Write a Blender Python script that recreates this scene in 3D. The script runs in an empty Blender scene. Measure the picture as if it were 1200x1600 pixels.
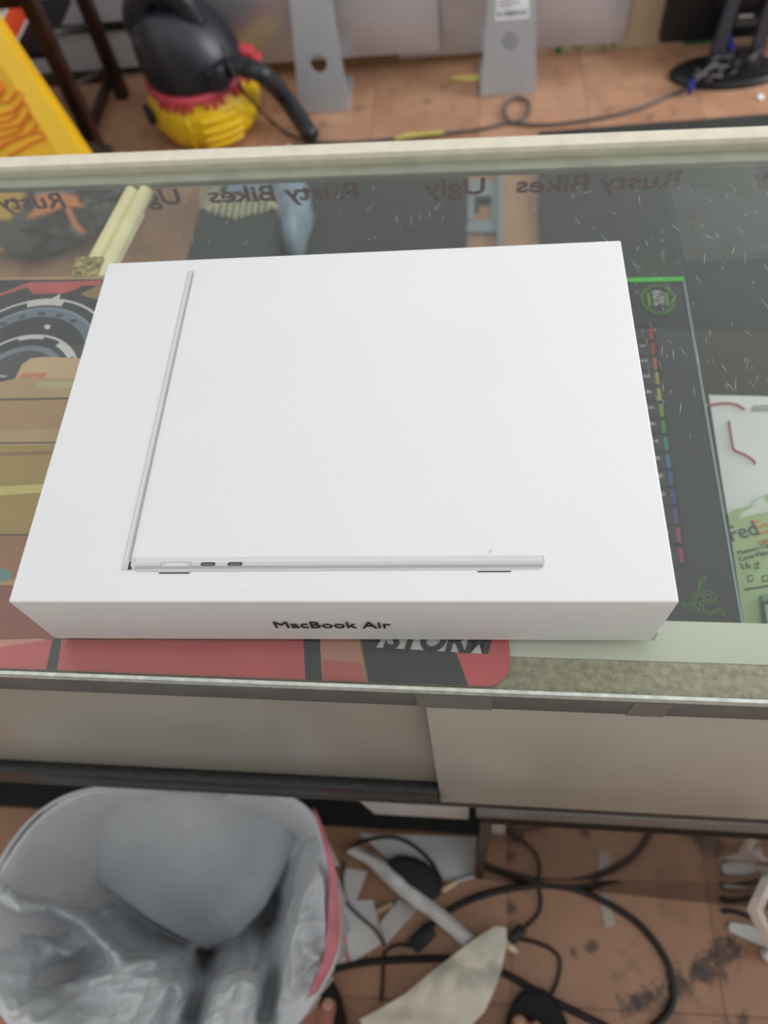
import bpy, bmesh, math, random
from mathutils import Vector, Matrix, noise
random.seed(7)
S = bpy.context.scene
COL = S.collection
PI = math.pi

# ------------------------------------------------------------------ camera
F_PX = 1192.18
CAM = Vector((0.2348501, -0.1457658, 1.3500018))
RX = Vector((0.99525441, 0.03724978, -0.08989498))     # image right
RY = Vector((-0.01160805, -0.87178198, -0.48975651))   # image down
RZ = Vector((-0.09661215, 0.48847584, -0.86721246))    # view direction
cd = bpy.data.cameras.new('camera'); cam = bpy.data.objects.new('camera', cd); COL.objects.link(cam)
cam.matrix_world = Matrix(((RX.x, -RY.x, -RZ.x, CAM.x), (RX.y, -RY.y, -RZ.y, CAM.y), (RX.z, -RY.z, -RZ.z, CAM.z), (0, 0, 0, 1)))
cd.sensor_fit = 'VERTICAL'; cd.sensor_height = 36; cd.lens = 36 * F_PX / 1600
cd.clip_start = .01
cd.dof.use_dof = True; cd.dof.focus_distance = .43; cd.dof.aperture_fstop = 6.3
S.camera = cam

# ------------------------------------------------------------------ world, lamps, exposure
w = bpy.data.worlds.new('world'); S.world = w; w.use_nodes = True
bg = w.node_tree.nodes['Background']
bg.inputs[0].default_value = (.97, .985, 1, 1); bg.inputs[1].default_value = 1.0


def area(name, loc, target, sx, sy, watts, col):
    l = bpy.data.lights.new(name, 'AREA'); l.shape = 'RECTANGLE'; l.size = sx; l.size_y = sy; l.energy = watts; l.color = col
    o = bpy.data.objects.new(name, l); COL.objects.link(o); o.location = loc
    o.rotation_euler = (Vector(target) - Vector(loc)).to_track_quat('-Z', 'Y').to_euler()
    return o


area('side_window_daylight', (3.0, 1.5, 1.3), (-.5, 1.7, .1), 1.3, 1.4, 62, (.97, .98, 1))
S.view_settings.view_transform = 'Standard'; S.view_settings.look = 'None'
S.view_settings.exposure = 0; S.view_settings.gamma = 1; S.view_settings.use_curve_mapping = False


# ------------------------------------------------------------------ helpers
def lin(c):
    return tuple((x / 255 / 12.92 if x / 255 <= .04045 else ((x / 255 + .055) / 1.055) ** 2.4) for x in c)


def mat(name, rgb, rough=.5, metal=0, var=0, scale=30, bump=0, bscale=200, spec=.5, rgb2=None, detail=4, coat=0):
    m = bpy.data.materials.new(name); m.use_nodes = True; nt = m.node_tree; N = nt.nodes; L = nt.links
    b = N['Principled BSDF']; c = lin(rgb)
    b.inputs['Base Color'].default_value = (*c, 1); b.inputs['Roughness'].default_value = rough
    b.inputs['Metallic'].default_value = metal; b.inputs['Specular IOR Level'].default_value = spec
    b.inputs['Coat Weight'].default_value = coat
    if var or rgb2:
        tc = N.new('ShaderNodeTexCoord'); n = N.new('ShaderNodeTexNoise'); n.inputs['Scale'].default_value = scale; n.inputs['Detail'].default_value = detail
        L.new(tc.outputs['Object'], n.inputs['Vector'])
        r = N.new('ShaderNodeValToRGB'); L.new(n.outputs['Fac'], r.inputs[0])
        c2 = lin(rgb2) if rgb2 else tuple(x * (1 - var) for x in c)
        c1 = c if rgb2 else tuple(min(1, x * (1 + var)) for x in c)
        r.color_ramp.elements[0].position = .35; r.color_ramp.elements[1].position = .65
        r.color_ramp.elements[0].color = (*c2, 1); r.color_ramp.elements[1].color = (*c1, 1)
        L.new(r.outputs[0], b.inputs['Base Color'])
    if bump:
        tc2 = N.new('ShaderNodeTexCoord'); n2 = N.new('ShaderNodeTexNoise'); n2.inputs['Scale'].default_value = bscale; n2.inputs['Detail'].default_value = 5
        L.new(tc2.outputs['Object'], n2.inputs['Vector'])
        bp = N.new('ShaderNodeBump'); bp.inputs['Strength'].default_value = bump; bp.inputs['Distance'].default_value = .002
        L.new(n2.outputs['Fac'], bp.inputs['Height']); L.new(bp.outputs[0], b.inputs['Normal'])
    return m


def glass_mat(name, tint, dust=.02, rough=.015, dustcol=(190, 200, 190), ior=1.5):
    m = bpy.data.materials.new(name); m.use_nodes = True; nt = m.node_tree; N = nt.nodes; L = nt.links
    N.remove(N['Principled BSDF']); out = N['Material Output']
    t = N.new('ShaderNodeBsdfTransparent'); t.inputs[0].default_value = (*tint, 1)
    g = N.new('ShaderNodeBsdfGlossy'); g.inputs['Roughness'].default_value = rough
    d = N.new('ShaderNodeBsdfDiffuse'); d.inputs[0].default_value = (*lin(dustcol), 1)
    fr = N.new('ShaderNodeFresnel'); ge = N.new('ShaderNodeNewGeometry')   # the exit face of the pane reflects like its entry face
    io = N.new('ShaderNodeMapRange'); io.inputs[3].default_value = ior; io.inputs[4].default_value = 1 / ior
    L.new(ge.outputs['Backfacing'], io.inputs[0]); L.new(io.outputs[0], fr.inputs[0])
    mx = N.new('ShaderNodeMixShader'); L.new(fr.outputs[0], mx.inputs[0]); L.new(t.outputs[0], mx.inputs[1]); L.new(g.outputs[0], mx.inputs[2])
    tc = N.new('ShaderNodeTexCoord'); n = N.new('ShaderNodeTexNoise'); n.inputs['Scale'].default_value = 9; n.inputs['Detail'].default_value = 8
    L.new(tc.outputs['Object'], n.inputs['Vector'])
    mr = N.new('ShaderNodeMapRange'); mr.inputs[1].default_value = .3; mr.inputs[2].default_value = .75; mr.inputs[3].default_value = dust * .5; mr.inputs[4].default_value = dust * 1.6
    L.new(n.outputs['Fac'], mr.inputs[0])
    m2 = N.new('ShaderNodeMixShader'); L.new(mr.outputs[0], m2.inputs[0]); L.new(mx.outputs[0], m2.inputs[1]); L.new(d.outputs[0], m2.inputs[2])
    L.new(m2.outputs[0], out.inputs[0])
    return m


def basis(o):
    M = Matrix.Identity(4)
    while o is not None:
        M = o.matrix_basis @ M; o = o.parent
    return M


def tag(o, label=None, cat=None, group=None, kind=None):
    if label: o['label'] = label
    if cat: o['category'] = cat
    if group: o['group'] = group
    if kind: o['kind'] = kind
    return o


def thing(name, label, cat, loc=(0, 0, 0), rz=0, group=None):
    o = bpy.data.objects.new(name, None); COL.objects.link(o); o.empty_display_size = .05
    o.location = loc; o.rotation_euler = (0, 0, rz)
    return tag(o, label, cat, group)


def finish(name, bm, m, parent=None, smooth=False, local=False):
    """bm is in world space (or in the parent's space when local); origin goes to the parent or to the base of the thing"""
    bmesh.ops.recalc_face_normals(bm, faces=bm.faces[:])
    if parent is not None:
        if not local: bm.transform(basis(parent).inverted())
        loc = None
    else:
        vs = [v.co for v in bm.verts]
        loc = Vector((sum(v.x for v in vs) / len(vs), sum(v.y for v in vs) / len(vs), min(v.z for v in vs)))
        bm.transform(Matrix.Translation(-loc))
    me = bpy.data.meshes.new(name); bm.to_mesh(me); bm.free()
    for mm in (m if isinstance(m, (list, tuple)) else [m]): me.materials.append(mm)
    if smooth:
        for p in me.polygons: p.use_smooth = True
        if smooth != 'full': me.set_sharp_from_angle(angle=math.radians(40))
    o = bpy.data.objects.new(name, me); COL.objects.link(o)
    if parent is not None: o.parent = parent
    else: o.location = loc
    return o


def add_box(bm, x0, x1, y0, y1, z0, z1, bev=0, seg=2, M=None):
    r = bmesh.ops.create_cube(bm, size=1)
    T = Matrix.Translation(((x0 + x1) / 2, (y0 + y1) / 2, (z0 + z1) / 2)) @ Matrix.Diagonal((x1 - x0, y1 - y0, z1 - z0, 1))
    bmesh.ops.transform(bm, matrix=(M @ T if M else T), verts=r['verts'])
    if bev:
        es = {e for v in r['verts'] for e in v.link_edges}
        bmesh.ops.bevel(bm, geom=list(es), offset=bev, segments=seg, affect='EDGES', profile=.5)


def box(name, x0, x1, y0, y1, z0, z1, m, parent=None, bev=0, local=False, seg=2, M=None):
    bm = bmesh.new(); add_box(bm, x0, x1, y0, y1, z0, z1, bev, seg, M)
    return finish(name, bm, m, parent, bool(bev), local)


def add_prism(bm, pts, z0, z1, mi=0):
    """pts: 2D outline (or 3D base points, then z0,z1 are offsets)"""
    a = [bm.verts.new((p[0], p[1], z0 + (p[2] if len(p) > 2 else 0))) for p in pts]
    b = [bm.verts.new((p[0], p[1], z1 + (p[2] if len(p) > 2 else 0))) for p in pts]
    n = len(pts); fs = [bm.faces.new(a[::-1]), bm.faces.new(b)]
    for i in range(n): fs.append(bm.faces.new((a[i], a[(i + 1) % n], b[(i + 1) % n], b[i])))
    for f in fs: f.material_index = mi
    return a + b


def prism(name, pts, z0, z1, m, parent=None, bev=0, local=False, smooth=False):
    bm = bmesh.new(); add_prism(bm, pts, z0, z1)
    if bev:
        es = [e for e in bm.edges if abs(e.verts[0].co.z - e.verts[1].co.z) < 1e-6]
        bmesh.ops.bevel(bm, geom=es, offset=bev, segments=2, affect='EDGES')
    return finish(name, bm, m, parent, smooth or bool(bev), local)


def crom(P, n=8):
    P = [Vector(p) for p in P]
    if len(P) < 3: return P
    out = []
    for i in range(len(P) - 1):
        p0 = P[i - 1] if i else P[0] * 2 - P[1]; p1 = P[i]; p2 = P[i + 1]; p3 = P[i + 2] if i + 2 < len(P) else P[-1] * 2 - P[-2]
        for k in range(n):
            t = k / n
            out.append(.5 * ((2 * p1) + (p2 - p0) * t + (2 * p0 - 5 * p1 + 4 * p2 - p3) * t * t + (3 * p1 - p0 - 3 * p2 + p3) * t ** 3))
    return out + [P[-1]]


def add_tube(bm, P, r, seg=8, mi=0, ridges=0):
    n = len(P); up = None; rings = []
    for i, p in enumerate(P):
        t = (P[min(i + 1, n - 1)] - P[max(i - 1, 0)]).normalized()
        if up is None: up = t.orthogonal().normalized()
        up = (up - t * up.dot(t)).normalized(); s = t.cross(up)
        rr = r[i] if isinstance(r, (list, tuple)) else r
        if ridges and i % 2: rr *= 1 - ridges
        rings.append([bm.verts.new(p + (up * math.cos(a) + s * math.sin(a)) * rr) for a in (2 * PI * k / seg for k in range(seg))])
    fs = []
    for a, b in zip(rings, rings[1:]):
        for k in range(seg): fs.append(bm.faces.new((a[k], a[(k + 1) % seg], b[(k + 1) % seg], b[k])))
    fs.append(bm.faces.new(rings[0][::-1])); fs.append(bm.faces.new(rings[-1]))
    for f in fs: f.material_index = mi


def tube(name, pts, r, m, parent=None, seg=8, n=8, local=False, ridges=0):
    bm = bmesh.new(); add_tube(bm, crom(pts, n), r, seg, ridges=ridges)
    return finish(name, bm, m, parent, 'full', local)


def add_lathe(bm, prof, c, seg=32, fn=None):
    rings = []
    for r, z, *sh in prof:
        sx = sh[0] if sh else 0
        rings.append([bm.verts.new((c[0] + sx + math.cos(a) * r * (fn(a, z) if fn else 1), c[1] + math.sin(a) * r * (fn(a, z) if fn else 1), c[2] + z)) for a in (2 * PI * k / seg for k in range(seg))])
    for a, b in zip(rings, rings[1:]):
        for k in range(seg): bm.faces.new((a[k], a[(k + 1) % seg], b[(k + 1) % seg], b[k]))
    bm.faces.new(rings[0][::-1]); bm.faces.new(rings[-1])


def lathe(name, prof, c, m, parent=None, seg=32, fn=None, smooth=True, local=False):
    bm = bmesh.new(); add_lathe(bm, prof, c, seg, fn)
    return finish(name, bm, m, parent, smooth, local)


def ray(px, py):
    return RX * ((px - 600) / F_PX) + RY * ((py - 800) / F_PX) + RZ


def at(px, py, z=0.):            # point of the horizontal plane z seen at a pixel of the photograph
    r = ray(px, py); return CAM + r * ((z - CAM.z) / r.z)


def aty(px, py, y):              # point of the vertical plane y
    r = ray(px, py); return CAM + r * ((y - CAM.y) / r.y)


def atp(px, py, p0, nrm):
    r = ray(px, py); return CAM + r * ((Vector(p0) - CAM).dot(nrm) / r.dot(nrm))


def ats(pts, z): return [at(x, y, z) for x, y in pts]


def xy(pts, z): return [tuple(at(x, y, z))[:2] for x, y in pts]


def text(name, body, size, M, m, parent=None, align='LEFT', local=False, sx=1, ext=.0002, bold=0, shear=0):
    c = bpy.data.curves.new(name, 'FONT'); c.body = body; c.offset = bold; c.shear = shear; c.size = size; c.align_x = align; c.extrude = ext; c.resolution_u = 3
    o = bpy.data.objects.new(name, c)
    COL.objects.link(o); bpy.context.view_layer.update()
    me = bpy.data.meshes.new_from_object(o.evaluated_get(bpy.context.evaluated_depsgraph_get()))
    COL.objects.unlink(o); bpy.data.objects.remove(o)
    bm = bmesh.new(); bm.from_mesh(me); bpy.data.meshes.remove(me)
    bm.transform(M @ Matrix.Diagonal((sx, 1, 1, 1)))
    if not local and parent is not None: bm.transform(basis(parent).inverted())
    me = bpy.data.meshes.new(name); bm.to_mesh(me); bm.free(); me.materials.append(m)
    o = bpy.data.objects.new(name, me); COL.objects.link(o); o.parent = parent
    return o


def frame(o, x, y):              # matrix with given origin, x and y axes
    x = Vector(x).normalized(); y = Vector(y); y = (y - x * y.dot(x)).normalized(); z = x.cross(y); o = Vector(o)
    return Matrix(((x.x, y.x, z.x, o.x), (x.y, y.y, z.y, o.y), (x.z, y.z, z.z, o.z), (0, 0, 0, 1)))


def crumpled(name, outline, z, m, parent=None, amp=.006, res=.012, thick=.0006, freq=25, seed=0, lift=None, label=None, cat=None):
    """sheet of the given plan outline with folds"""
    bm = bmesh.new()
    vs = [bm.verts.new((p[0], p[1], 0)) for p in outline]
    bm.faces.new(vs)
    bmesh.ops.triangulate(bm, faces=bm.faces[:])
    for _ in range(8):
        es = [e for e in bm.edges if e.calc_length() > res * 1.6]
        if not es: break
        bmesh.ops.subdivide_edges(bm, edges=es, cuts=1); bmesh.ops.triangulate(bm, faces=bm.faces[:])
    bmesh.ops.beautify_fill(bm, faces=bm.faces[:], edges=bm.edges[:])
    for v in bm.verts:
        p = Vector((v.co.x * freq + seed * 7.1, v.co.y * freq, seed))
        h = abs(noise.noise(p)) * 1.3 + .5 * abs(noise.noise(p * 2.3))
        v.co.z = z + amp * h + (lift(v.co.x, v.co.y) if lift else 0)
    bmesh.ops.recalc_face_normals(bm, faces=bm.faces[:])
    if thick:
        r = bmesh.ops.extrude_face_region(bm, geom=bm.faces[:])
        for g in r['geom']:
            if isinstance(g, bmesh.types.BMVert): g.co.z += thick
    o = finish(name, bm, m, parent, True)
    if label: tag(o, label, cat)
    return o


# ------------------------------------------------------------------ materials
M = {}
M['box'] = mat('box_card', (238, 238, 238), .45, bump=.08, bscale=400, var=.012, scale=8)
M['boxedge'] = mat('box_worn_edge', (205, 200, 190), .7)
M['ink'] = mat('black_ink', (38, 38, 42), .6)
M['silver_ink'] = mat('silver_ink', (206, 203, 205), .45, var=.03, scale=300)
M['silver_dark'] = mat('silver_ink_dark', (172, 168, 168), .5)
M['silver_mid'] = mat('silver_ink_mid', (222, 219, 219), .5)
M['port'] = mat('port_ink', (55, 54, 56), .5)
M['cream'] = mat('cream_aluminium', (234, 226, 204), .35, metal=.1, var=.06, scale=60, bump=.1)
M['cream2'] = mat('dull_aluminium', (165, 165, 145), .45, metal=.2, var=.12, scale=40)
M['dark_alu'] = mat('dark_anodised', (112, 113, 111), .55, metal=.0, var=.12, scale=30)
M['edge'] = mat('glass_polished_edge', (215, 222, 212), .2, var=.15, scale=150)
M['brass'] = mat('brassy_aluminium', (255, 240, 190), .3, metal=.0, var=.05, scale=50)
M['goldwear'] = mat('worn_gold_patch', (214, 186, 120), .35, metal=.4, rgb2=(96, 88, 66), scale=180)
M['ledge'] = mat('pale_green_board', (214, 214, 200), .45, var=.03, scale=20)
M['felt'] = mat('dusty_felt', (190, 180, 152), .95, rgb2=(154, 146, 122), scale=220, bump=.8, bscale=500)
M['shelf'] = mat('dark_shelf_laminate', (60, 56, 49), .5, var=.1, scale=18)
M['door'] = mat('laminate_shade_tone', (178, 175, 166), .28, var=.03, scale=10)  # left door's shade is put into this darker laminate tone
M['door2'] = mat('laminate_lit_tone', (200, 197, 186), .28, var=.02, scale=12)  # same laminate as the left door, toned lighter for its light
M['black'] = mat('black_plastic', (26, 26, 28), .45, var=.15, scale=60)
M['blackm'] = mat('black_matte', (22, 21, 21), .7, var=.2, scale=40)
M['rail'] = mat('scuffed_black_rail', (30, 30, 31), .4, rgb2=(44, 44, 44), scale=120, bump=.2)
M['alu'] = mat('aluminium', (198, 198, 204), .38, metal=.45, var=.02, scale=40)
M['stand'] = mat('anodised_stand', (200, 200, 203), .42, metal=.55, var=.02, scale=30)
M['plinth'] = mat('polished_brown_plinth', (86, 70, 60), .06, metal=.0, spec=.8)
M['plinth'].node_tree.nodes['Principled BSDF'].inputs['Metallic'].default_value = .5
M['wood'] = mat('dark_stained_wood', (62, 36, 26), .4, rgb2=(38, 23, 18), scale=25, bump=.15)
M['yellow'] = mat('yellow_sign_plastic', (240, 186, 20), .4, var=.05, scale=12)
M['orange_line'] = mat('orange_print', (222, 122, 20), .5)
M['yellow2'] = mat('yellow_tank_plastic', (236, 196, 32), .35, var=.06, scale=15, bump=.1)
M['red'] = mat('faded_red_plastic', (200, 70, 84), .45, var=.06)
M['vacblack'] = mat('vac_black_plastic', (38, 40, 46), .38, var=.15, scale=25, bump=.1)
M['orange'] = mat('orange_red_card', (240, 82, 44), .5, var=.03)
M['white'] = mat('white_plastic', (225, 225, 225), .45, var=.03)
M['paper'] = mat('white_paper', (240, 240, 240), .75, var=.03, scale=25, bump=.1, bscale=80)
M['creampaper'] = mat('cream_paper_bag', (236, 230, 214), .7, var=.05, scale=22, bump=.15, bscale=60)
M['bag'] = mat('bin_liner_film', (222, 225, 228), .20, var=.03, scale=14)
nt = M['bag'].node_tree; tr_ = nt.nodes.new('ShaderNodeBsdfTranslucent'); tr_.inputs[0].default_value = (.80, .83, .86, 1); mx_ = nt.nodes.new('ShaderNodeMixShader'); mx_.inputs[0].default_value = .10
tc_ = nt.nodes.new('ShaderNodeTexCoord'); n1_ = nt.nodes.new('ShaderNodeTexNoise'); n1_.inputs['Scale'].default_value = 8; n1_.inputs['Detail'].default_value = 2; n1_.inputs['Roughness'].default_value = .4; n1_.inputs['Distortion'].default_value = .6
nt.links.new(tc_.outputs['Object'], n1_.inputs['Vector'])
ab_ = nt.nodes.new('ShaderNodeMath'); ab_.operation = 'SUBTRACT'; ab_.inputs[1].default_value = .5; nt.links.new(n1_.outputs['Fac'], ab_.inputs[0])
ab2_ = nt.nodes.new('ShaderNodeMath'); ab2_.operation = 'ABSOLUTE'; nt.links.new(ab_.outputs[0], ab2_.inputs[0])
bp_ = nt.nodes.new('ShaderNodeBump'); bp_.inputs['Strength'].default_value = .35; bp_.inputs['Distance'].default_value = .03; nt.links.new(ab2_.outputs[0], bp_.inputs['Height'])
nt.links.new(bp_.outputs[0], nt.nodes['Principled BSDF'].inputs['Normal'])
nt.links.new(nt.nodes['Principled BSDF'].outputs[0], mx_.inputs[1]); nt.links.new(tr_.outputs[0], mx_.inputs[2]); nt.links.new(mx_.outputs[0], nt.nodes['Material Output'].inputs[0])
M['pink'] = mat('pink_drawstring', (222, 132, 142), .45, var=.1, scale=40, bump=.2)
M['cable'] = mat('black_cable_rubber', (28, 27, 28), .42)
M['greycable'] = mat('grey_cable_rubber', (84, 80, 78), .5)
M['blue'] = mat('blue_plug_plastic', (44, 64, 150), .4)
M['brasspl'] = mat('cream_plug', (220, 200, 160), .3, metal=.3)
M['tape'] = mat('masking_tape', (192, 178, 92), .7, var=.1)
M['carton'] = mat('brown_carton', (150, 118, 82), .8, var=.07, scale=9)
M['beigecarton'] = mat('beige_carton', (206, 190, 160), .75, var=.03, scale=6)
M['green'] = mat('green_print', (34, 128, 70), .6)
M['orangeprint'] = mat('orange_carton_print', (214, 100, 48), .6)
M['wall'] = mat('white_painted_wall', (196, 196, 200), .6, var=.02, scale=3)
M['skin'] = mat('skin', (178, 122, 98), .5, rgb2=(158, 100, 80), scale=30, bump=.15, bscale=120)
M['nail'] = mat('toenail', (214, 168, 150), .3)
M['shorts'] = mat('dark_cloth', (40, 42, 50), .9, bump=.3, bscale=300)
M['foam'] = mat('black_foam_rubber', (24, 24, 26), .75, bump=.3, bscale=300)
M['chrome'] = mat('chrome', (250, 250, 250), .18, metal=.3, bump=.4, bscale=40)
M['scratch'] = mat('scratch_white', (205, 210, 205), .8)
M['redtext'] = mat('dark_red_vinyl', (124, 40, 40), .5)
M['rubbermat'] = mat('black_rubber_mat', (48, 49, 46), .75, var=.12, scale=15, bump=.3, bscale=150)
M['bracket'] = mat('grey_metal', (152, 160, 168), .4, metal=.4)
M['vent'] = mat('ribbed_grey_plastic', (206, 200, 168), .5)
M['ventdark'] = mat('dark_grey_plastic', (56, 60, 58), .5, var=.1)
M['bluegrey'] = mat('pale_blue_grey_plastic', (132, 148, 166), .4)
M['ridge'] = mat('cream_ridge', (214, 200, 160), .5)
M['copper'] = mat('orange_leather', (222, 132, 78), .45, var=.08, scale=20)
M['rubbish'] = mat('dark_rubbish_bag', (40, 34, 30), .35, rgb2=(74, 62, 54), scale=28, bump=.5, bscale=60)
M['glass'] = glass_mat('counter_glass', (.955, .972, .952), dust=.012)
M['glass2'] = glass_mat('front_glass', (.93, .955, .93), dust=.03, dustcol=(170, 175, 160))

# ------------------------------------------------------------------ floor, walls
FT = mat('vinyl_tile', (190, 146, 116), .42, rgb2=(170, 126, 98), scale=5, bump=.15, bscale=60)


def floor_shader(m):
    nt = m.node_tree; N = nt.nodes; L = nt.links; b = N['Principled BSDF']
    src = b.inputs['Base Color'].links[0].from_socket
    g = N.new('ShaderNodeNewGeometry'); inf = N.new('ShaderNodeObjectInfo')
    hv = N.new('ShaderNodeHueSaturation'); L.new(src, hv.inputs['Color'])
    mr = N.new('ShaderNodeMapRange'); mr.inputs[3].default_value = .93; mr.inputs[4].default_value = 1.05; L.new(inf.outputs['Random'], mr.inputs[0]); L.new(mr.outputs[0], hv.inputs['Value'])
    # dirt: speckles and smears everywhere
    n = N.new('ShaderNodeTexNoise'); n.inputs['Scale'].default_value = 16; n.inputs['Detail'].default_value = 9; n.inputs['Roughness'].default_value = .65
    L.new(g.outputs['Position'], n.inputs['Vector'])
    r = N.new('ShaderNodeMapRange'); r.inputs[1].default_value = .55; r.inputs[2].default_value = .72; L.new(n.outputs['Fac'], r.inputs[0]); r.inputs[4].default_value = .6
    mx = N.new('ShaderNodeMixRGB'); mx.blend_type = 'MIX'; mx.inputs[2].default_value = (*lin((82, 64, 54)), 1)
    L.new(hv.outputs[0], mx.inputs[1]); L.new(r.outputs[0], mx.inputs[0])
    cur = mx.outputs[0]
    # ink spills with a shape of their own
    n3 = N.new('ShaderNodeTexNoise'); n3.inputs['Scale'].default_value = 45; n3.inputs['Detail'].default_value = 6; n3.inputs['Roughness'].default_value = .7
    L.new(g.outputs['Position'], n3.inputs['Vector'])
    for (px, py, rad, sx) in ((1130, 1490, .045, 1), (1105, 1512, .05, 1), (1060, 1535, .045, 1), (985, 1572, .03, 1), (895, 1485, .02, 1), (1148, 1478, .03, 1), (1085, 1524, .03, 1), (1030, 1550, .032, 1), (1005, 1562, .03, 1), (1160, 1590, .02, 1), (925, 1480, .02, 1), (800, 1420, .02, 1)):
        p = at(px, py, 0)
        vd = N.new('ShaderNodeVectorMath'); vd.operation = 'DISTANCE'; vd.inputs[1].default_value = p; L.new(g.outputs['Position'], vd.inputs[0])
        a = N.new('ShaderNodeMath'); a.operation = 'DIVIDE'; a.inputs[1].default_value = rad; L.new(vd.outputs['Value'], a.inputs[0])
        s = N.new('ShaderNodeMath'); s.operation = 'MULTIPLY_ADD'; s.inputs[1].default_value = 2.6; s.inputs[2].default_value = -.75; L.new(n3.outputs['Fac'], s.inputs[0])
        d = N.new('ShaderNodeMath'); d.operation = 'ADD'; L.new(a.outputs[0], d.inputs[0]); L.new(s.outputs[0], d.inputs[1])
        q = N.new('ShaderNodeMapRange'); q.inputs[1].default_value = .75; q.inputs[2].default_value = 1.15; q.inputs[3].default_value = .75; q.inputs[4].default_value = 0; L.new(d.outputs[0], q.inputs[0])
        k = N.new('ShaderNodeMixRGB'); k.inputs[2].default_value = (*lin((58, 50, 46)), 1); L.new(q.outputs[0], k.inputs[0]); L.new(cur, k.inputs[1]); cur = k.outputs[0]
    L.new(cur, b.inputs['Base Color'])


floor_shader(FT)
fl = box('floor', -2.4, 2.6, -1.6, 2.24, -.06, -.003, mat('floor_grout', (146, 112, 90), .8, var=.2), None)
tag(fl, kind='structure')
bm = bmesh.new(); g_ = .0005; h_ = .303 / 2 - g_
for z, k in ((-.003, 0), (-.0008, 0), (0, .0012)):
    pass
add_box(bm, -h_, h_, -h_, h_, -.003, 0, .0002, 1)
tile_me = bpy.data.meshes.new('tile'); bm.to_mesh(tile_me); bm.free(); tile_me.materials.append(FT)
for i in range(-6, 7):
    for j in range(-3, 8):
        o = bpy.data.objects.new('tile', tile_me); COL.objects.link(o); o.parent = fl
        y = -.223 + .303 * (j + .5)
        if y + h_ > 2.24: continue
        o.location = Vector((.003 + .303 * (i + .5), y, random.uniform(-.0003, 0))) - fl.location
wb = box('wall_back', -2.4, 2.6, 2.24, 2.34, -.06, 2.9, M['wall']); tag(wb, kind='structure')
wf = box('wall_blocker', -2.4, 2.6, -1.7, -1.6, -.06, 2.9, mat('blocker_wall_tan', (205, 200, 188), .7, var=.04, scale=3)); tag(wf, kind='structure')  # unseen wall, added behind the camera to cut the near-side fill
tr = box('trim_1', -2.4, .4, 2.228, 2.24, .130, .152, M['blackm']); tag(tr, kind='structure')
bb = box('baseboard_back', -2.4, 2.6, 2.232, 2.24, 0, .012, M['blackm']); tag(bb, kind='structure')

# ------------------------------------------------------------------ display case (local frame: u along the counter, v away from the seller)
ANG = -.028
case = thing('display_case', 'long glass-topped shop display case with cream aluminium rail carrying the white laptop box', 'display case', (0, -.0200, 0), ANG)
UL, UR = -1.0, 1.25


def cw(u, v, z): return case.matrix_basis @ Vector((u, v, z))


def cbox(name, u0, u1, v0, v1, z0, z1, m, bev=0, parent=case, seg=2): return box(name, u0, u1, v0, v1, z0, z1, m, parent, bev, True, seg)


top = cbox('glass_top', UL, UR, .0, .4455, .939, .945, M['glass'], .0008)
cbox('glass_edge', UL, UR, -.0020, -.0001, .9387, .9452, M['edge'], parent=top)
fg = cbox('front_glass', UL + .01, UR - .01, .4405, .4445, .06, .9335, M['glass2'])
cbox('far_rail', UL, UR, .446, .4605, .922, .9495, M['cream'], .002)
cbox('inner_rail', UL, UR, .4325, .4455, .934, .9386, M['cream2'], .001)
cbox('near_rail', UL, UR, -.0022, .0022, .913, .9385, M['dark_alu'], .001)
cbox('felt_strip', UL, UR, .0024, .021, .925, .9365, M['felt'])
cbox('ledge', UL, UR, .0212, .045, .920, .9372, M['ledge'], .0006)
cbox('shelf', UL + .01, UR - .01, .03, .434, .725, .745, M['shelf'])
cbox('shelf', UL + .01, UR - .01, .03, .434, .40, .415, M['shelf'])
cbox('case_bottom', UL, UR, .03, .44, .05, .065, M['blackm'])
cbox('end_panel', UL, UL + .01, 0, .44, .0, .92, M['door'])
cbox('end_panel', UR - .01, UR, 0, .44, .0, .92, M['door'])
bm = bmesh.new()                                            # double-ridged cross bar under the glass
for k in (0, 1):
    add_tube(bm, [Vector((-.056 + k * .0125, .432, .930)), Vector((-.0745 + k * .0125, .30, .930)), Vector((-.112 + k * .0125, .03, .930))], .0066, 10)
add_box(bm, -.0115, .0115, -.2, .19, -.004, -.001, M=Matrix.Translation((-.078, .22, .930)) @ Matrix.Rotation(-.138, 4, 'Z'))
finish('cross_bar', bm, M['brass'], case, True, True)
# doors
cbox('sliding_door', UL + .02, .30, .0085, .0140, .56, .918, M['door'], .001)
rd = cbox('sliding_door', .2145, UR - .02, .0005, .0060, .552, .9125, M['door2'], .0012); rd['label'] = 'front sliding door panel, toned lighter for its light'
cbox('door_track', UL, .2135, -.003, .0083, .572, .616, M['rail'], .002)
cbox('door_track', UL, UR, .0, .004, .530, .5515, M['rail'], .0015)
cbox('lower_rail', .25, UR, -.002, .012, .478, .529, mat('dull_grey_rail', (128, 124, 120), .35, var=.08), .003)
cbox('rail_gap', .25, UR, .0, .010, .452, .477, M['blackm'])
cbox('lower_rail', UL, .25, .045, .053, .455, .50, M['wood'], .002)
def lean_panel(name, u0, u1, m):
    vv = lambda u: -.030 - .036 * (u - .274)
    bm = bmesh.new(); P = [(u0, vv(u0), 0), (u1, vv(u1), 0), (u1, -.004, .45), (u0, -.004, .45)]
    a = [bm.verts.new(p) for p in P]; b = [bm.verts.new((p[0], p[1] + .010, p[2])) for p in P]
    bm.faces.new(a); bm.faces.new(b[::-1])
    for i in range(4): bm.faces.new((a[i], b[i], b[(i + 1) % 4], a[(i + 1) % 4]))
    return finish(name, bm, m, case, False, True)


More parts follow.
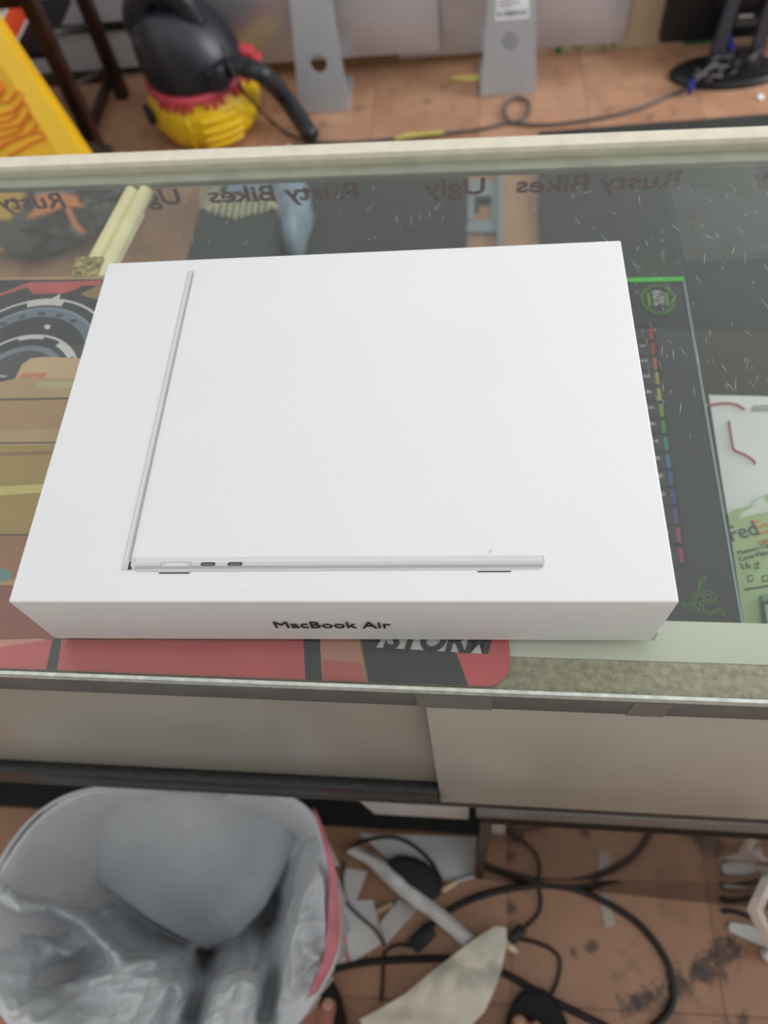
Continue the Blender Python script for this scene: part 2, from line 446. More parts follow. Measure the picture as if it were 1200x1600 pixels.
lean_panel('plinth', .268, UR - .012, M['plinth'])
lean_panel('plinth_edge', .256, .2675, M['wood'])
cbox('bottom_board', UL, .25, .08, .43, .30, .32, M['blackm'])
cbox('bottom_board', UL, .25, .09, .43, .18, .20, M['wood'])
# red lettering on the customer side of the front glass, read from outside
whole = text('lettering', '       '.join(['Ugly', 'Rusty Bikes   Ugly', 'Rusty Bikes   Ugly', 'Rusty Bikes']), .0225, frame((.520, .4449, .9065), (-1, 0, 0), (0, 0, 1)), M['redtext'], fg, local=True, sx=1.30, ext=.0003, bold=.0005)
wm = whole.data; bm = bmesh.new(); bm.from_mesh(wm)
fs = sorted(bm.faces, key=lambda f: min(v.co.x for v in f.verts)); groups_ = []; edge = -9
for f in fs:                                                 # one piece per word: cut where the gap is wide
    x0 = min(v.co.x for v in f.verts); x1 = max(v.co.x for v in f.verts)
    if x0 > edge + .0078: groups_.append([])
    groups_[-1].append(f); edge = max(edge, x1)
for g in groups_:
    b2 = bmesh.new(); mp_ = {}
    for f in g: b2.faces.new([mp_.setdefault(v, None) or mp_.__setitem__(v, b2.verts.new(v.co)) or mp_[v] for v in f.verts])
    me_ = bpy.data.meshes.new('lettering_word'); b2.to_mesh(me_); b2.free(); me_.materials.append(M['redtext'])
    o = bpy.data.objects.new('lettering_word', me_); COL.objects.link(o); o.parent = fg
bm.free(); bpy.data.objects.remove(whole); bpy.data.meshes.remove(wm)
# scratches in the glass top: fine, countless
bm = bmesh.new()
for _ in range(110):
    px = random.uniform(990, 1215); py = random.uniform(290, 640) if random.random() < .8 else random.uniform(280, 960)
    p = at(px, py, .9453); a = random.gauss(1.6, .38); l = random.uniform(.0015, .007) * (1.6 if random.random() < .12 else 1); wd = random.uniform(.00004, .00011)
    d = Vector((math.cos(a), math.sin(a), 0)) * l; s = Vector((-math.sin(a), math.cos(a), 0)) * wd
    bm.faces.new([bm.verts.new(q) for q in (p - d - s, p + d * .1 - s * 1.5, p + d + s * .2, p + d * .1 + s * 1.5)])
for _ in range(50):
    p = at(random.uniform(170, 980), random.uniform(290, 380), .9453); a = random.gauss(1.5, .6); l = random.uniform(.001, .004)
    d = Vector((math.cos(a), math.sin(a), 0)) * l; s = Vector((-math.sin(a), math.cos(a), 0)) * .0001
    bm.faces.new([bm.verts.new(q) for q in (p - d - s, p + d - s, p + d + s, p - d + s)])
o = finish('scratches', bm, M['scratch'], top); o['kind'] = 'stuff'
# worn gold tape on the glass edge region and grey stickers on near rail
for (x0, x1, mm) in ((985, 1045, M['door']), (650, 770, M['alu'])):
    pa = case.matrix_basis.inverted() @ at(x0, 1090, .93); pb = case.matrix_basis.inverted() @ at(x1, 1090, .93)
    prism('tape_piece', [(pa.x, -.0026), (pb.x, -.0026), (pb.x, -.0023), (pa.x, -.0023)], .9125, .9375, mat('clear_tape', (128, 128, 126), .4), case, local=True)
prism('worn_patch', xy([(118, 402), (162, 402), (150, 432), (112, 434)], .938), .9375, .9385, M['goldwear'], case)

# ------------------------------------------------------------------ printed mat under the glass
R1 = lambda *c: mat('print_%d_%d_%d' % c, c, .5, var=.05, scale=40)
mz = .9374
tan = R1(186, 150, 104)
bl, br = at(806, 1062, mz), at(806, 1010, mz)
x_r = br.x; y_b = -.0125; y_t = .2965
# outline follows the case edge
ol = []
e0 = cw(-.55, .0034, 0); e1 = cw(.2625, .0034, 0)
ol.append((e0.x, e0.y)); rr = .014
cx, cy = e1.x - rr, e1.y + rr + .0
for k in range(9):
    a = -PI / 2 + k / 8 * PI / 2; ol.append((cx + rr * math.cos(a), cy + rr * math.sin(a)))
ol += [(e1.x - .004, .20), (e1.x - .02, .2975), (-.55, .3155)]
pm = thing('printed_mat', 'colourful printed plastic mat with dial rings and stripes under the counter glass', 'mat', (-.1, .15, mz))
prism('sheet', ol, mz, mz + .0008, tan, pm)
pr = bmesh.new(); pmats = []
lay = [0]


def pol(px, col, world=False):
    lay[0] += 1
    if col not in pmats: pmats.append(col)
    z = mz + .0008 + lay[0] * .00002
    pts = px if world else xy(px, mz + .001)
    f = pr.faces.new([pr.verts.new((p[0], p[1], z)) for p in pts]); f.material_index = pmats.index(col)


def ring(c, r0, r1, a0, a1, col, n=40):
    lay[0] += 1
    if col not in pmats: pmats.append(col)
    z = mz + .0008 + lay[0] * .00002; pv = None
    for k in range(n + 1):
        a = math.radians(a0 + (a1 - a0) * k / n)
        cur = [pr.verts.new((c[0] + math.cos(a) * r, c[1] + math.sin(a) * r, z)) for r in (r0, r1)]
        if pv:
            f = pr.faces.new((pv[0], pv[1], cur[1], cur[0])); f.material_index = pmats.index(col)
        pv = cur


K = R1(44, 44, 46); GR = R1(112, 122, 138); WH = R1(214, 210, 208); RD = R1(196, 84, 86); LT = R1(206, 172, 128); BR = R1(146, 98, 60); OL = R1(168, 136, 62); CRM = R1(206, 190, 110); DBR = R1(72, 52, 36); BRK = R1(150, 76, 56); RED2 = R1(204, 88, 90); DKRED = R1(168, 60, 64)
pol([(-160, 438), (170, 436), (90, 700), (-160, 700)], K)
pol([(-60, 470), (0, 458), (45, 441), (160, 438), (155, 446), (128, 446), (118, 452), (100, 458), (52, 459), (42, 449), (0, 462), (-60, 478)], RD)
pol([(125, 459), (160, 443), (165, 470), (140, 465)], R1(150, 118, 70))
c1 = (-.083, .2165); c2 = (-.083, .200)
ring(c1, .0625, .0645, 0, 180, WH); ring(c1, .0575, .0645, 76, 104, WH); ring(c1, .0455, .0555, 0, 180, GR, 48)
ring(c1, .0535, .0550, 0, 180, R1(140, 150, 166), 48)
ring(c2, .0420, .0440, 0, 180, WH); ring(c2, .0395, .0440, 78, 106, WH); ring(c2, .0375, .0440, 30, 58, WH); ring(c2, .0280, .0330, 0, 180, GR)
for a in (55, 72, 90, 108, 126):
    p = (c1[0] + .0485 * math.cos(math.radians(a)), c1[1] + .0485 * math.sin(math.radians(a)))
    pol([(p[0] + .0032 * math.cos(t * PI / 5), p[1] + .0022 * math.sin(t * PI / 5)) for t in range(10)], R1(66, 70, 80), True)
pol([(82, 466), (95, 459), (91, 472), (82, 472)], WH)
pol([(74 + 5 * math.cos(t * PI / 5), 511 + 4 * math.sin(t * PI / 5)) for t in range(10)], WH)
pol([(-160, 640), (0, 597), (24, 592), (34, 570), (48, 560), (70, 558), (118, 562), (170, 562), (90, 1010), (-160, 1010)], tan)
pol([(24, 592), (34, 570), (48, 560), (70, 558), (170, 562), (160, 592), (70, 590)], LT)
pol([(36, 583), (75, 583), (70, 590), (28, 592)], R1(206, 120, 88))
pol([(54, 602), (62, 597), (170, 596), (170, 606), (60, 606)], R1(186, 176, 120))
pol([(-160, 626), (170, 620), (170, 623), (-160, 630)], DBR)
pol([(-160, 630), (170, 623), (170, 668), (-160, 676)], R1(176, 134, 86))
pol([(-160, 693), (170, 690), (170, 692), (-160, 696)], DBR)
pol([(-160, 700), (150, 694), (150, 836), (-160, 836)], OL)
pol([(-160, 712), (150, 703), (150, 708), (-160, 718)], BR)
pol([(-160, 770), (150, 752), (150, 764), (-160, 786)], CRM)
pol([(-160, 836), (150, 834), (150, 836.5), (-160, 838)], DBR)
pol([(-160, 838), (150, 837), (150, 905), (-160, 905)], R1(160, 104, 66))
pol([(-60, 892), (0, 888), (18, 893), (20, 903), (10, 908), (-60, 910)], R1(104, 140, 140))
pol([(-160, 915), (150, 915), (150, 1000), (-160, 1000)], BRK)
e = [at(x, y, mz + .001) for x, y in ((-160, 998), (505, 998))]
pol([(-160, 1000), (90, 1000), (520, 1000), (560, 1070), (0, 1060), (-160, 1050)], RED2)
pol([(-160, 1006), (60, 998), (75, 1000), (0, 1012), (-160, 1025)], R1(214, 140, 124))
pol([(83, 998), (97, 998), (88, 1060), (70, 1060)], K)
pol([(474, 998), (500, 998), (504, 1068), (478, 1068)], K)
pol([(500, 998), (562, 998), (572, 1070), (504, 1070)], R1(198, 140, 118))
pol([(504, 1030), (565, 1038), (572, 1070), (504, 1070)], R1(200, 96, 90))
pol([(562, 985), (700, 985), (735, 1080), (578, 1080)], K)
pol([(700, 985), (804, 985), (804, 1066), (735, 1080)], RED2)
pol([(588, 1012), (600, 994), (770, 994), (752, 1022)], R1(206, 204, 200))
# clip prints to the sheet
for k in range(1, len(ol) - 1):
    pass
ctr = Vector((sum(p[0] for p in ol) / len(ol), sum(p[1] for p in ol) / len(ol), 0))
for k in range(len(ol)):
    a = Vector((*ol[k], 0)); b = Vector((*ol[(k + 1) % len(ol)], 0)); d = (b - a).normalized(); nn = Vector((d.y, -d.x, 0))
    if nn.dot(ctr - a) > 0: nn = -nn
    bmesh.ops.bisect_plane(pr, geom=pr.verts[:] + pr.edges[:] + pr.faces[:], plane_co=a - nn * .0002, plane_no=nn, clear_outer=True)
pf = finish('print', pr, pmats, pm)
for p in pf.data.polygons: p.use_smooth = False
a, b = at(603, 1014, mz), at(750, 1020, mz)
text('word', 'STORM', .0190, frame(at(598, 1013, mz + .0022), b - a, (0, 1, 0)), M['ink'], pf, sx=.96, bold=.0007, shear=.25)
text('word', 'MPH', .0042, frame(at(-8, 591, mz + .003), (1, -.03, 0), (0, 1, 0)), WH, pf)

# ------------------------------------------------------------------ laptop box
bx = thing('laptop_box', 'large white cardboard laptop box lying flat on the glass counter', 'box', (.17, .124, .945))
bm = bmesh.new(); add_box(bm, 0, .34, 0, .2481, .9452, 1.0, .0011, 3)
# soft, slightly crushed corners
for v in bm.verts:
    if v.co.x > .337 and v.co.y < .003: v.co += Vector((-.0012, .0004, .0)) * (1 if v.co.z < .97 else .3)
    if v.co.x < .003 and v.co.y < .003 and v.co.z > .99: v.co += Vector((.0006, .0005, -.0005))
bo = finish('carton', bm, M['box'], bx, True)
bm = bmesh.new(); add_box(bm, .3376, .3400, .0002, .004, .9453, .958, .0008, 1)
finish('crushed_corner', bm, M['boxedge'], bx, True)
zt = 1.0001


def strip(name, x0, x1, y0, y1, m, rad=0, dz=0, parent=None):
    pts = []
    for (cx, cy, a0) in ((x1 - rad, y1 - rad, 0), (x0 + rad, y1 - rad, 90), (x0 + rad, y0 + rad, 180), (x1 - rad, y0 + rad, 270)):
        for k in range(7 if rad else 1):
            a = math.radians(a0 + 15 * k); pts.append((cx + rad * math.cos(a), cy + rad * math.sin(a)))
    return prism(name, pts, zt - .0002 + dz, zt + .00005 + dz, m, parent or bx)


pic = prism('printed_laptop', [(.0578, .236), (.0582, .2370), (.0608, .2372), (.0622, .2364), (.0622, .023), (.0618, .0185), (.0584, .0183)], zt - .0002, zt + .00005, M['silver_ink'], bx)
strip('lid_highlight', .0592, .0604, .022, .236, M['silver_mid'], 0, .00006, pic)
strip('lid_shade', .0613, .0622, .024, .2345, M['silver_dark'], 0, .00007, pic)
strip('hinge', .0619, .0638, .0185, .0232, M['port'], 0, .00003, pic)
base_pts = [(.0628, .0252), (.2774, .0252), (.2776, .0212), (.2766, .0186), (.2745, .0175), (.0680, .0175), (.0650, .0183), (.0632, .0205)]
bs = prism('printed_base', base_pts, zt - .0002, zt + .0001, M['silver_ink'], bx)
strip('base_highlight', .0655, .2765, .0222, .0250, M['silver_mid'], 0, .0001, bs)
strip('base_shade', .0655, .2765, .0186, .0204, M['silver_dark'], .0003, .0001, bs)
strip('charging_slot', .0790, .0960, .0196, .0228, M['silver_dark'], .0014, .00013, bs)
strip('slot_inner', .0795, .0955, .0200, .0224, M['silver_ink'], .0011, .00016, bs)
strip('slot_contacts', .0823, .0928, .0208, .0217, M['white'], .0004, .0002, bs)
for x0 in (.1010, .1154):
    strip('port', x0, x0 + .0078, .0202, .0224, M['port'], .001, .00014, bs)
    strip('port_inner', x0 + .0010, x0 + .0068, .0208, .0213, mat('port_grey', (140, 140, 140), .5), .0002, .00018, bs)
for x0 in (.0785, .2435):
    prism('foot', [(x0, .0176), (x0 + .018, .0176), (x0 + .0172, .0166), (x0 + .0008, .0166)], zt - .0002, zt + .00002, M['silver_ink'], bs)
    strip('foot_shadow_line', x0 + .0008, x0 + .0172, .0162, .0168, M['ink'], 0, .0, bs)
text('model_name', 'MacBook Air', .0128, frame((.1665, -.0001, .9642), (1, 0, 0), (0, 0, 1)), M['ink'], bx, 'CENTER', sx=.93)
for (px, py) in ((418, 705), (765, 862), (385, 921), (480, 904), (880, 720)):
    p = at(px, py, 1); prism('speck', [(p.x - .0003, p.y - .0002), (p.x + .0004, p.y), (p.x, p.y + .0003)], zt - .0001, zt, M['silver_dark'], bx)
p = at(766, 862, 1); prism('speck', [(p.x - .001, p.y - .0012), (p.x - .0002, p.y - .0012), (p.x + .0012, p.y + .0014), (p.x + .0004, p.y + .0014)], zt - .0001, zt, M['silver_mid'], bx)

# ------------------------------------------------------------------ keyboard box on the shelf
ka = math.atan2(.453 - .4425, .419 - .069)
kb = thing('keyboard_box', 'black keyboard retail box with green end stripe on the shelf beside the white box', 'box', (.4415, .052, .745), -ka)
KB = R1(40, 42, 42); KB.node_tree.nodes['Principled BSDF'].inputs['Roughness'].default_value = .35
KG = mat('bright_green_print', (80, 214, 60), .5); KD = R1(30, 30, 32); KL = mat('logo_green', (104, 160, 60), .5); RIM = mat('worn_box_rim', (150, 172, 172), .5)


def kbox(name, x0, x1, y0, y1, z0, z1, m, parent=None, bev=0): return box(name, x0, x1, y0, y1, z0, z1, m, parent or kb, bev, True)


kc = kbox('carton', -.158, 0, 0, .3660, .0, .0550, KB, None, .0008)
kbox('green_stripe', -.158, 0.0002, .3612, .3667, .0005, .0556, KG)
kbox('worn_rim', -.0012, .0006, .002, .361, .0535, .0556, RIM)
kp = kbox('keyboard_picture', -.1240, -.0330, .055, .3060, .0548, .0553, KD)
rgb = [tuple(int(v * .74) for v in c) for c in [(222, 60, 60), (222, 66, 56), (232, 130, 50), (226, 196, 60), (214, 214, 70), (150, 204, 70), (90, 190, 80), (70, 190, 150), (90, 170, 210), (90, 120, 210), (104, 92, 200), (130, 86, 190), (220, 80, 140), (222, 80, 130)]]
km = [R1(*c) for c in rgb]
for i in range(14):
    y1 = .3030 - i * .0174; y0 = y1 - .0150
    kbox('key_glow', -.0388, -.0356, y0 + .001, y1 - .001, .0550, .05545, km[i], kp)
    for r in range(4):
        x1 = -.0395 - r * .0188
        kbox('key_cap', x1 - .0165, x1, y0, y1, .0551, .05565, R1(58, 58, 60) if (i + r) % 2 else R1(52, 52, 55), kp)
keys = '`1234567890-=<'
for i in range(14):
    text('key_legend', keys[i], .008, frame((-.0490, .3000 - i * .0174, .0558), (0, -1, 0), (1, 0, 0)), WH, kp, local=True)
bd = bmesh.new()
P = [Vector((-.0265 + .0152 * math.cos(t), .3385 + .0182 * math.sin(t), .0551)) for t in (2 * PI * k / 40 for k in range(41))]
add_tube(bd, P, .0006, 5)
P = [Vector((-.0265 + .0132 * math.cos(t), .3385 + .0160 * math.sin(t), .0551)) for t in (2 * PI * k / 40 for k in range(41))]
add_tube(bd, P, .0003, 5)
for s in (-1, 1):
    add_box(bd, -.0265 + s * .0082 - .0013, -.0265 + s * .0082 + .0013, .330, .347, .0549, .0552)
bad = finish('badge', bd, KL, kb, False, True)
text('badge_text', '60%', .0150, frame((-.0310, .3500, .0552), (0, -1, 0), (1, 0, 0)), WH, bad, local=True, sx=.78)


def kl(px, py):                     # point on the lid of the keyboard box
    return basis(kb).inverted() @ at(px, py, .8003)


bd = bmesh.new()
SN = [[(1104, 900), (1101, 906), (1095, 911), (1094, 918), (1100, 923), (1111, 926), (1118, 931), (1116, 938), (1108, 941), (1100, 943), (1098, 950), (1104, 957), (1115, 955), (1122, 951), (1127, 953), (1131, 961)],
      [(1104, 900), (1100, 902), (1096, 904), (1092, 910), (1091, 919), (1097, 926), (1107, 930), (1112, 934), (1110, 937), (1103, 938), (1096, 940), (1093, 949), (1099, 959), (1108, 961), (1117, 958), (1124, 957), (1131, 961)],
      [(1101, 930), (1096, 929), (1092, 925), (1087, 924), (1083, 929), (1083, 938), (1079, 945), (1070, 945), (1064, 941)],
      [(1103, 934), (1096, 933), (1092, 930), (1088, 929), (1087, 933), (1087, 941), (1082, 950), (1072, 950), (1064, 945)]]
for s in SN:
    add_tube(bd, crom([kl(*p) for p in s], 4), .00038, 5)
finish('logo', bd, KL, kb, False, True)

# ------------------------------------------------------------------ paper and memory card pack
z0 = .7455
pp = crumpled('paper_sheet', [tuple(at(x, y, z0))[:2] for x, y in ((1107, 618), (1290, 622), (1330, 800), (1330, 960), (1160, 960), (1148, 880))], z0, M['paper'], None, .0008, .03, .0003, 8, 3)
tag(pp, 'white paper sheet with red pen curves on the case shelf', 'paper')
for s in ([(1100, 634), (1130, 630), (1150, 632), (1164, 640)], [(1139, 658), (1144, 690), (1148, 703), (1165, 711), (1178, 720), (1179, 725)]):
    tube('red_pen_line', [at(*p, z0 + .0022) for p in s], .0010, mat('red_ink', (190, 84, 70), .6), pp, 6, 6)
prism('pale_mark', xy([(1176, 634), (1215, 632), (1215, 640), (1176, 641)], z0 + .002), z0 + .0018, z0 + .0022, mat('pale_grey_ink', (176, 174, 158), .6), pp)
z1 = .7500
PG = R1(176, 200, 146); PW = R1(228, 230, 220)
mp = thing('memory_card_pack', 'pale green hang-card memory card package on paper beside the keyboard box', 'package', tuple(at(1200, 880, z0 + .0025)))
prism('card', xy([(1137, 803), (1150, 795), (1175, 790), (1180, 781), (1200, 772), (1290, 750), (1310, 985), (1300, 1030), (1172, 1040)], z1), z1 - .0012, z1, PG, mp)
prism('hang_tab', xy([(1152, 812), (1160, 800), (1172, 795), (1180, 782), (1192, 778), (1200, 788), (1290, 780), (1290, 800), (1200, 800), (1170, 806)], z1), z1, z1 + .0004, PW, mp)
ux = at(1200, 823, z1) - at(1142, 838, z1); uy = at(1138, 800, z1) - at(1142, 838, z1)
N2 = R1(70, 66, 92); N3 = R1(60, 70, 58); OG = R1(222, 140, 60)
fx = text('brand_word', 'Fed', .0200, frame(at(1143, 846, z1 + .0005), ux, (-.08, 1, 0)), N2, mp, sx=.9)
text('brand_word', 'Ex', .0200, frame(at(1184, 836, z1 + .0005), ux, (-.08, 1, 0)), OG, mp, sx=.9)
text('word', 'Office', .0062, frame(at(1186, 852, z1 + .0005), ux, (-.08, 1, 0)), OG, mp)
text('word', 'Memory Card', .0056, frame(at(1154, 867, z1 + .0005), ux, (-.08, 1, 0)), N3, mp)
text('word', 'Carte Mémoire', .0056, frame(at(1156, 877, z1 + .0005), ux, (-.08, 1, 0)), N3, mp)
text('word', '16', .0088, frame(at(1158, 891, z1 + .0005), ux, (-.08, 1, 0)), N3, mp, sx=1.1)
text('word', 'GB', .0036, frame(at(1179, 884, z1 + .0005), ux, (-.08, 1, 0)), N3, mp)
text('word', 'Go', .0036, frame(at(1179, 890, z1 + .0005), ux, (-.08, 1, 0)), N3, mp)
prism('rule', xy([(1163, 920), (1290, 900), (1290, 903), (1163, 923)], z1), z1, z1 + .0003, N3, mp)
for x in (1167, 1190):
    prism('icon', xy([(x, 900), (x + 9, 898), (x + 10, 908), (x + 1, 910)], z1), z1, z1 + .0003, N3, mp)
    prism('icon', xy([(x + 2, 902), (x + 8, 900), (x + 8.5, 906), (x + 2.5, 908)], z1), z1, z1 + .0005, PG, mp)
bl_ = prism('blister', xy([(1186, 932), (1290, 915), (1300, 1010), (1194, 1012)], z1), z1, z1 + .004, R1(120, 160, 128), mp, .001)
prism('memory_card', xy([(1190, 940), (1260, 928), (1265, 1000), (1197, 1002)], z1 + .004), z1 + .004, z1 + .0045, N3, bl_)
prism('card_label', xy([(1195, 945), (1255, 935), (1258, 975), (1199, 975)], z1 + .005), z1 + .0045, z1 + .005, R1(150, 196, 160), bl_)

# ------------------------------------------------------------------ things behind the case on the floor
for name, lab, pts, h in (('floor_mat', 'dark rubber floor mat seen through the glass behind the white box', [(-.14, .80), (.258, .80), (.268, 1.74), (-.19, 1.74)], .012),
                          ('floor_panel', 'flat black panel lying on the floor behind the right of the case', [(.41, .70), (1.5, .70), (1.5, 1.815), (1.07, 1.80), (.464, 1.785)], .022)):
    o = prism(name, pts, 0, h, M['rubbermat'], None, .003); tag(o, lab, 'mat' if 'mat' in name else 'panel')
bk = thing('metal_bracket', 'grey metal bracket frame lying beside the dark mat seen through the glass', 'bracket', (.30, 1.5, 0))
z = .012
bm = bmesh.new()
for q in ([(733, 282), (775, 284), (776, 306), (733, 306)], [(731, 306), (741, 306), (741, 345), (730, 345)], [(730, 343), (776, 346), (776, 362), (729, 362)], [(768, 306), (776, 306), (776, 345), (768, 345)]):
    add_prism(bm, xy(q, .012), .0005, .012)
finish('frame', bm, M['bracket'], bk)
prism('long_bar', xy([(777, 268), (785, 268), (784, 392), (776, 392)], .012), 0, .02, M['bracket'], bk, .002)
prism('dark_insert', xy([(742, 306), (767, 306), (767, 318), (748, 318), (747, 330), (742, 330)], .006), .0005, .006, M['blackm'], bk)
# ribbed grey unit
gu = thing('ribbed_heater', 'grey ribbed unit with rounded blue-grey side on the floor behind the case glass', 'appliance', (-.29, 1.45, 0))
bm = bmesh.new()
zt_ = .13
b0 = [(-.405, 1.22), (-.205, 1.22), (-.155, 1.60), (-.395, 1.62)]
prism('body', b0, 0, .115, M['ventdark'], gu, .008)
for k in range(10):
    u = k / 9
    a = at(336 + 84 * u, 304 + (u > .85) * 6 + (u < .1) * 8, .122); b = at(326 + 92 * u, 342 - abs(u - .45) * 24, .122)
    tube('rib', [a, b], .0045, M['vent'], gu, 6, 1)
for k in range(7):
    u = k / 6
    a = at(312, 276 + 48 * u, .122); b = at(362 - 36 * u, 274 + 46 * u, .122)
    tube('rib', [a, b], .0040, M['vent'], gu, 6, 1)
for k in range(5):
    u = k / 4
    a = at(425 + 6 * u, 276 + 26 * u, .122); b = at(455 - 14 * u, 274 + 24 * u, .122)
    tube('rib', [a, b], .0040, M['vent'], gu, 6, 1)
tube('ridge', [at(322, 327, .125), at(360, 300, .125)], .006, M['ridge'], gu, 6, 1)
tube('ridge', [at(404, 300, .125), at(432, 326, .125)], .006, M['ridge'], gu, 6, 1)
bm = bmesh.new()
P = [at(437, 286, .09), at(445, 310, .08), at(452, 340, .07), at(456, 372, .05)]
for i, p in enumerate(P):
    r = (.045, .055, .05, .03)[i]
    bmesh.ops.create_icosphere(bm, subdivisions=3, radius=1, matrix=Matrix.Translation((p.x + .01, p.y, .07)) @ Matrix.Diagonal((r, .07, .07, 1)))
o = finish('rounded_side', bm, M['bluegrey'], gu, 'full')
rm = o.modifiers.new('r', 'REMESH'); rm.mode = 'VOXEL'; rm.voxel_size = .006; rm.use_smooth_shade = True
tube('side_edge', [at(430, 300, .12), at(440, 340, .11), at(454, 378, .08)], .004, M['alu'], gu, 6, 4)
tube('coil', [at(451 + 2 * math.sin(k), 374 + k * 1.3, .06) for k in range(14)], .003, M['alu'], gu, 6, 2)
# paper labels on the ribbed unit (white patches behind the red lettering)
prism('label', xy([(355, 272), (424, 274), (420, 300), (356, 300)], .13), .129, .1305, M['bluegrey'], gu)

# orange pouch and rubbish at left
rb = thing('rubbish_heap', 'dark crumpled rubbish bag on the floor behind the left end of the case', 'bag', tuple(at(95, 350, 0)))
bm = bmesh.new(); bmesh.ops.create_icosphere(bm, subdivisions=5, radius=1)
c = at(98, 335, 0)
for v in bm.verts:
    d = v.co.copy(); k = 1 + .28 * noise.noise(d * 2.1) + .16 * abs(noise.noise(d * 5.2)) + .06 * noise.noise(d * 12)
    v.co = Vector((c.x + d.x * .18 * k, c.y + d.y * .19 * k, max(0, .055 + d.z * .075 * k)))
finish('bag', bm, M['rubbish'], rb, 'full')
po = thing('orange_pouch', 'orange leather pouch with a strap loop lying on the dark rubbish bag', 'pouch', tuple(at(95, 315, .11)))
zz = .15
pc = crumpled('pouch_body', xy([(43, 344), (56, 333), (58, 308), (122, 308), (124, 320), (134, 325), (132, 328), (104, 327), (80, 333), (58, 340)], zz), zz, M['copper'], po, .01, .02, .004, 14, 2)
tube('strap', [at(106, 327, .165), at(113, 342, .16), at(122, 356, .155), at(132, 365, .15)], .0065, M['copper'], po, 6)
tube('strap_loop', [at(128, 366, .15), at(142, 366, .15), at(150, 352, .15), at(146, 334, .15), at(136, 326, .155)], .005, M['rubbish'], po, 6)
prism('white_patch', xy([(60, 290), (118, 288), (122, 306), (58, 310)], zz), zz + .01, zz + .013, M['bluegrey'], po)

# wet floor sign
sg = thing('wet_floor_sign', 'yellow plastic wet floor sign with orange wavy lines at the left edge', 'sign', (-1.0, 1.45, 0))
lean = math.radians(66); nrm = Vector((0, -math.sin(lean), math.cos(lean))); p0 = (-.965, 1.40, 0)
ops = [(-260, -120), (-90, -100), (0, 45), (147, 263), (60, 285), (40, 290), (22, 392), (-60, 400), (-90, 300), (-260, 310)]
front = [atp(x, y, p0, nrm) for x, y in ops]


def slab(name, pts, d, m, parent, off=Vector((0, 0, 0))):
    bm = bmesh.new(); a = [bm.verts.new(p + off) for p in pts]; b = [bm.verts.new(p + off + d) for p in pts]; n = len(pts)
    bm.faces.new(a[::-1]); bm.faces.new(b)
    for i in range(n): bm.faces.new((a[i], a[(i + 1) % n], b[(i + 1) % n], b[i]))
    return finish(name, bm, m, parent)


slab('panel', front, -nrm * .02, M['yellow'], sg)
rimp = [(-35, -10), (0, 45), (147, 263), (105, 263), (-16, 72), (-60, -10)]
slab('border', [atp(x, y, p0, nrm) for x, y in rimp], nrm * .003, mat('yellow_border', (250, 205, 50), .4), sg, nrm * .0005)


def sl(pts): return [atp(x, y, p0, nrm) + nrm * .0015 for x, y in pts]


for s in ([(-20, 160), (6, 160), (16, 158), (24, 146), (32, 144), (38, 153), (28, 165), (16, 176), (-20, 182)],
          [(-20, 192), (8, 190), (24, 182), (30, 168), (40, 160), (46, 172), (38, 186), (26, 196), (-20, 206)],
          [(-20, 222), (10, 212), (30, 204), (40, 190), (50, 182), (58, 192), (50, 204), (34, 214), (-20, 234)],
          [(-10, 240), (14, 222), (34, 212), (66, 206), (70, 215), (50, 224), (14, 244)]):
    tube('wavy_line', sl(s), .0035, M['orange_line'], sg, 6, 4)
tube('wavy_line', sl([(-6, 128), (2, 132), (4, 142), (-4, 152)]), .006, M['orange_line'], sg, 6, 4)
slab('back_panel', [p - nrm * .022 for p in front], -nrm * .018, M['yellow'], sg)

# dark wooden stool
st = thing('wooden_stool', 'dark brown wooden stool with steel braces behind the yellow sign', 'stool', (-.96, 1.95, 0))
for (x, y) in ((-.785, 1.805), (-.785, 2.105), (-1.20, 1.805), (-1.20, 2.105)):
    bm = bmesh.new(); add_box(bm, x - .019, x + .019, y - .019, y + .019, 0, .62, .004, 2); finish('leg', bm, M['wood'], st, True)
for z in (.05, .42):
    for y in (1.805, 2.105): box('rung', -1.20, -.80, y - .010, y + .010, z, z + .03, M['wood'], st, .003)
    for x in (-.80, -1.20): box('rung', x - .010, x + .010, 1.805, 2.105, z + .0, z + .03, M['wood'], st, .003)
box('seat', -1.23, -.76, 1.77, 2.14, .62, .65, M['wood'], st, .006)
box('low_shelf', -1.185, -.815, 1.82, 2.09, .285, .30, M['blackm'], st, .002)
tube('brace', [Vector((-.795, 2.08, .10)), Vector((-.795, 1.83, .20))], .008, M['greycable'], st, 8, 1)
tube('brace', [Vector((-.795, 2.08, .22)), Vector((-.795, 1.83, .34))], .008, M['greycable'], st, 8, 1)
ob = thing('orange_box', 'orange-red carton with white edges lying on the shelf of the dark stool', 'box', (-1.0, 1.95, .30))
box('carton', -1.15, -.905, 1.86, 2.06, .306, .366, M['orange'], ob, .003)
box('white_edge', -1.152, -.903, 1.858, 2.062, .300, .306, M['white'], ob, .001)
box('lid', -1.152, -.903, 1.858, 2.062, .366, .373, M['white'], ob, .001)
box('pale_mark', -1.00, -.94, 1.8588, 1.8602, .327, .334, mat('pale_orange_print', (246, 170, 140), .5), ob)

# vacuum cleaner
vx, vy = -.480, 1.950
va = thing('shop_vacuum', 'black and yellow wet-dry shop vacuum with red clips and black hose', 'vacuum cleaner', (vx, vy, 0))


def octa(a, z):
    k = ((a + PI / 8) % (PI / 4)) - PI / 8
    return (math.cos(PI / 8) / math.cos(k)) * .55 + .45


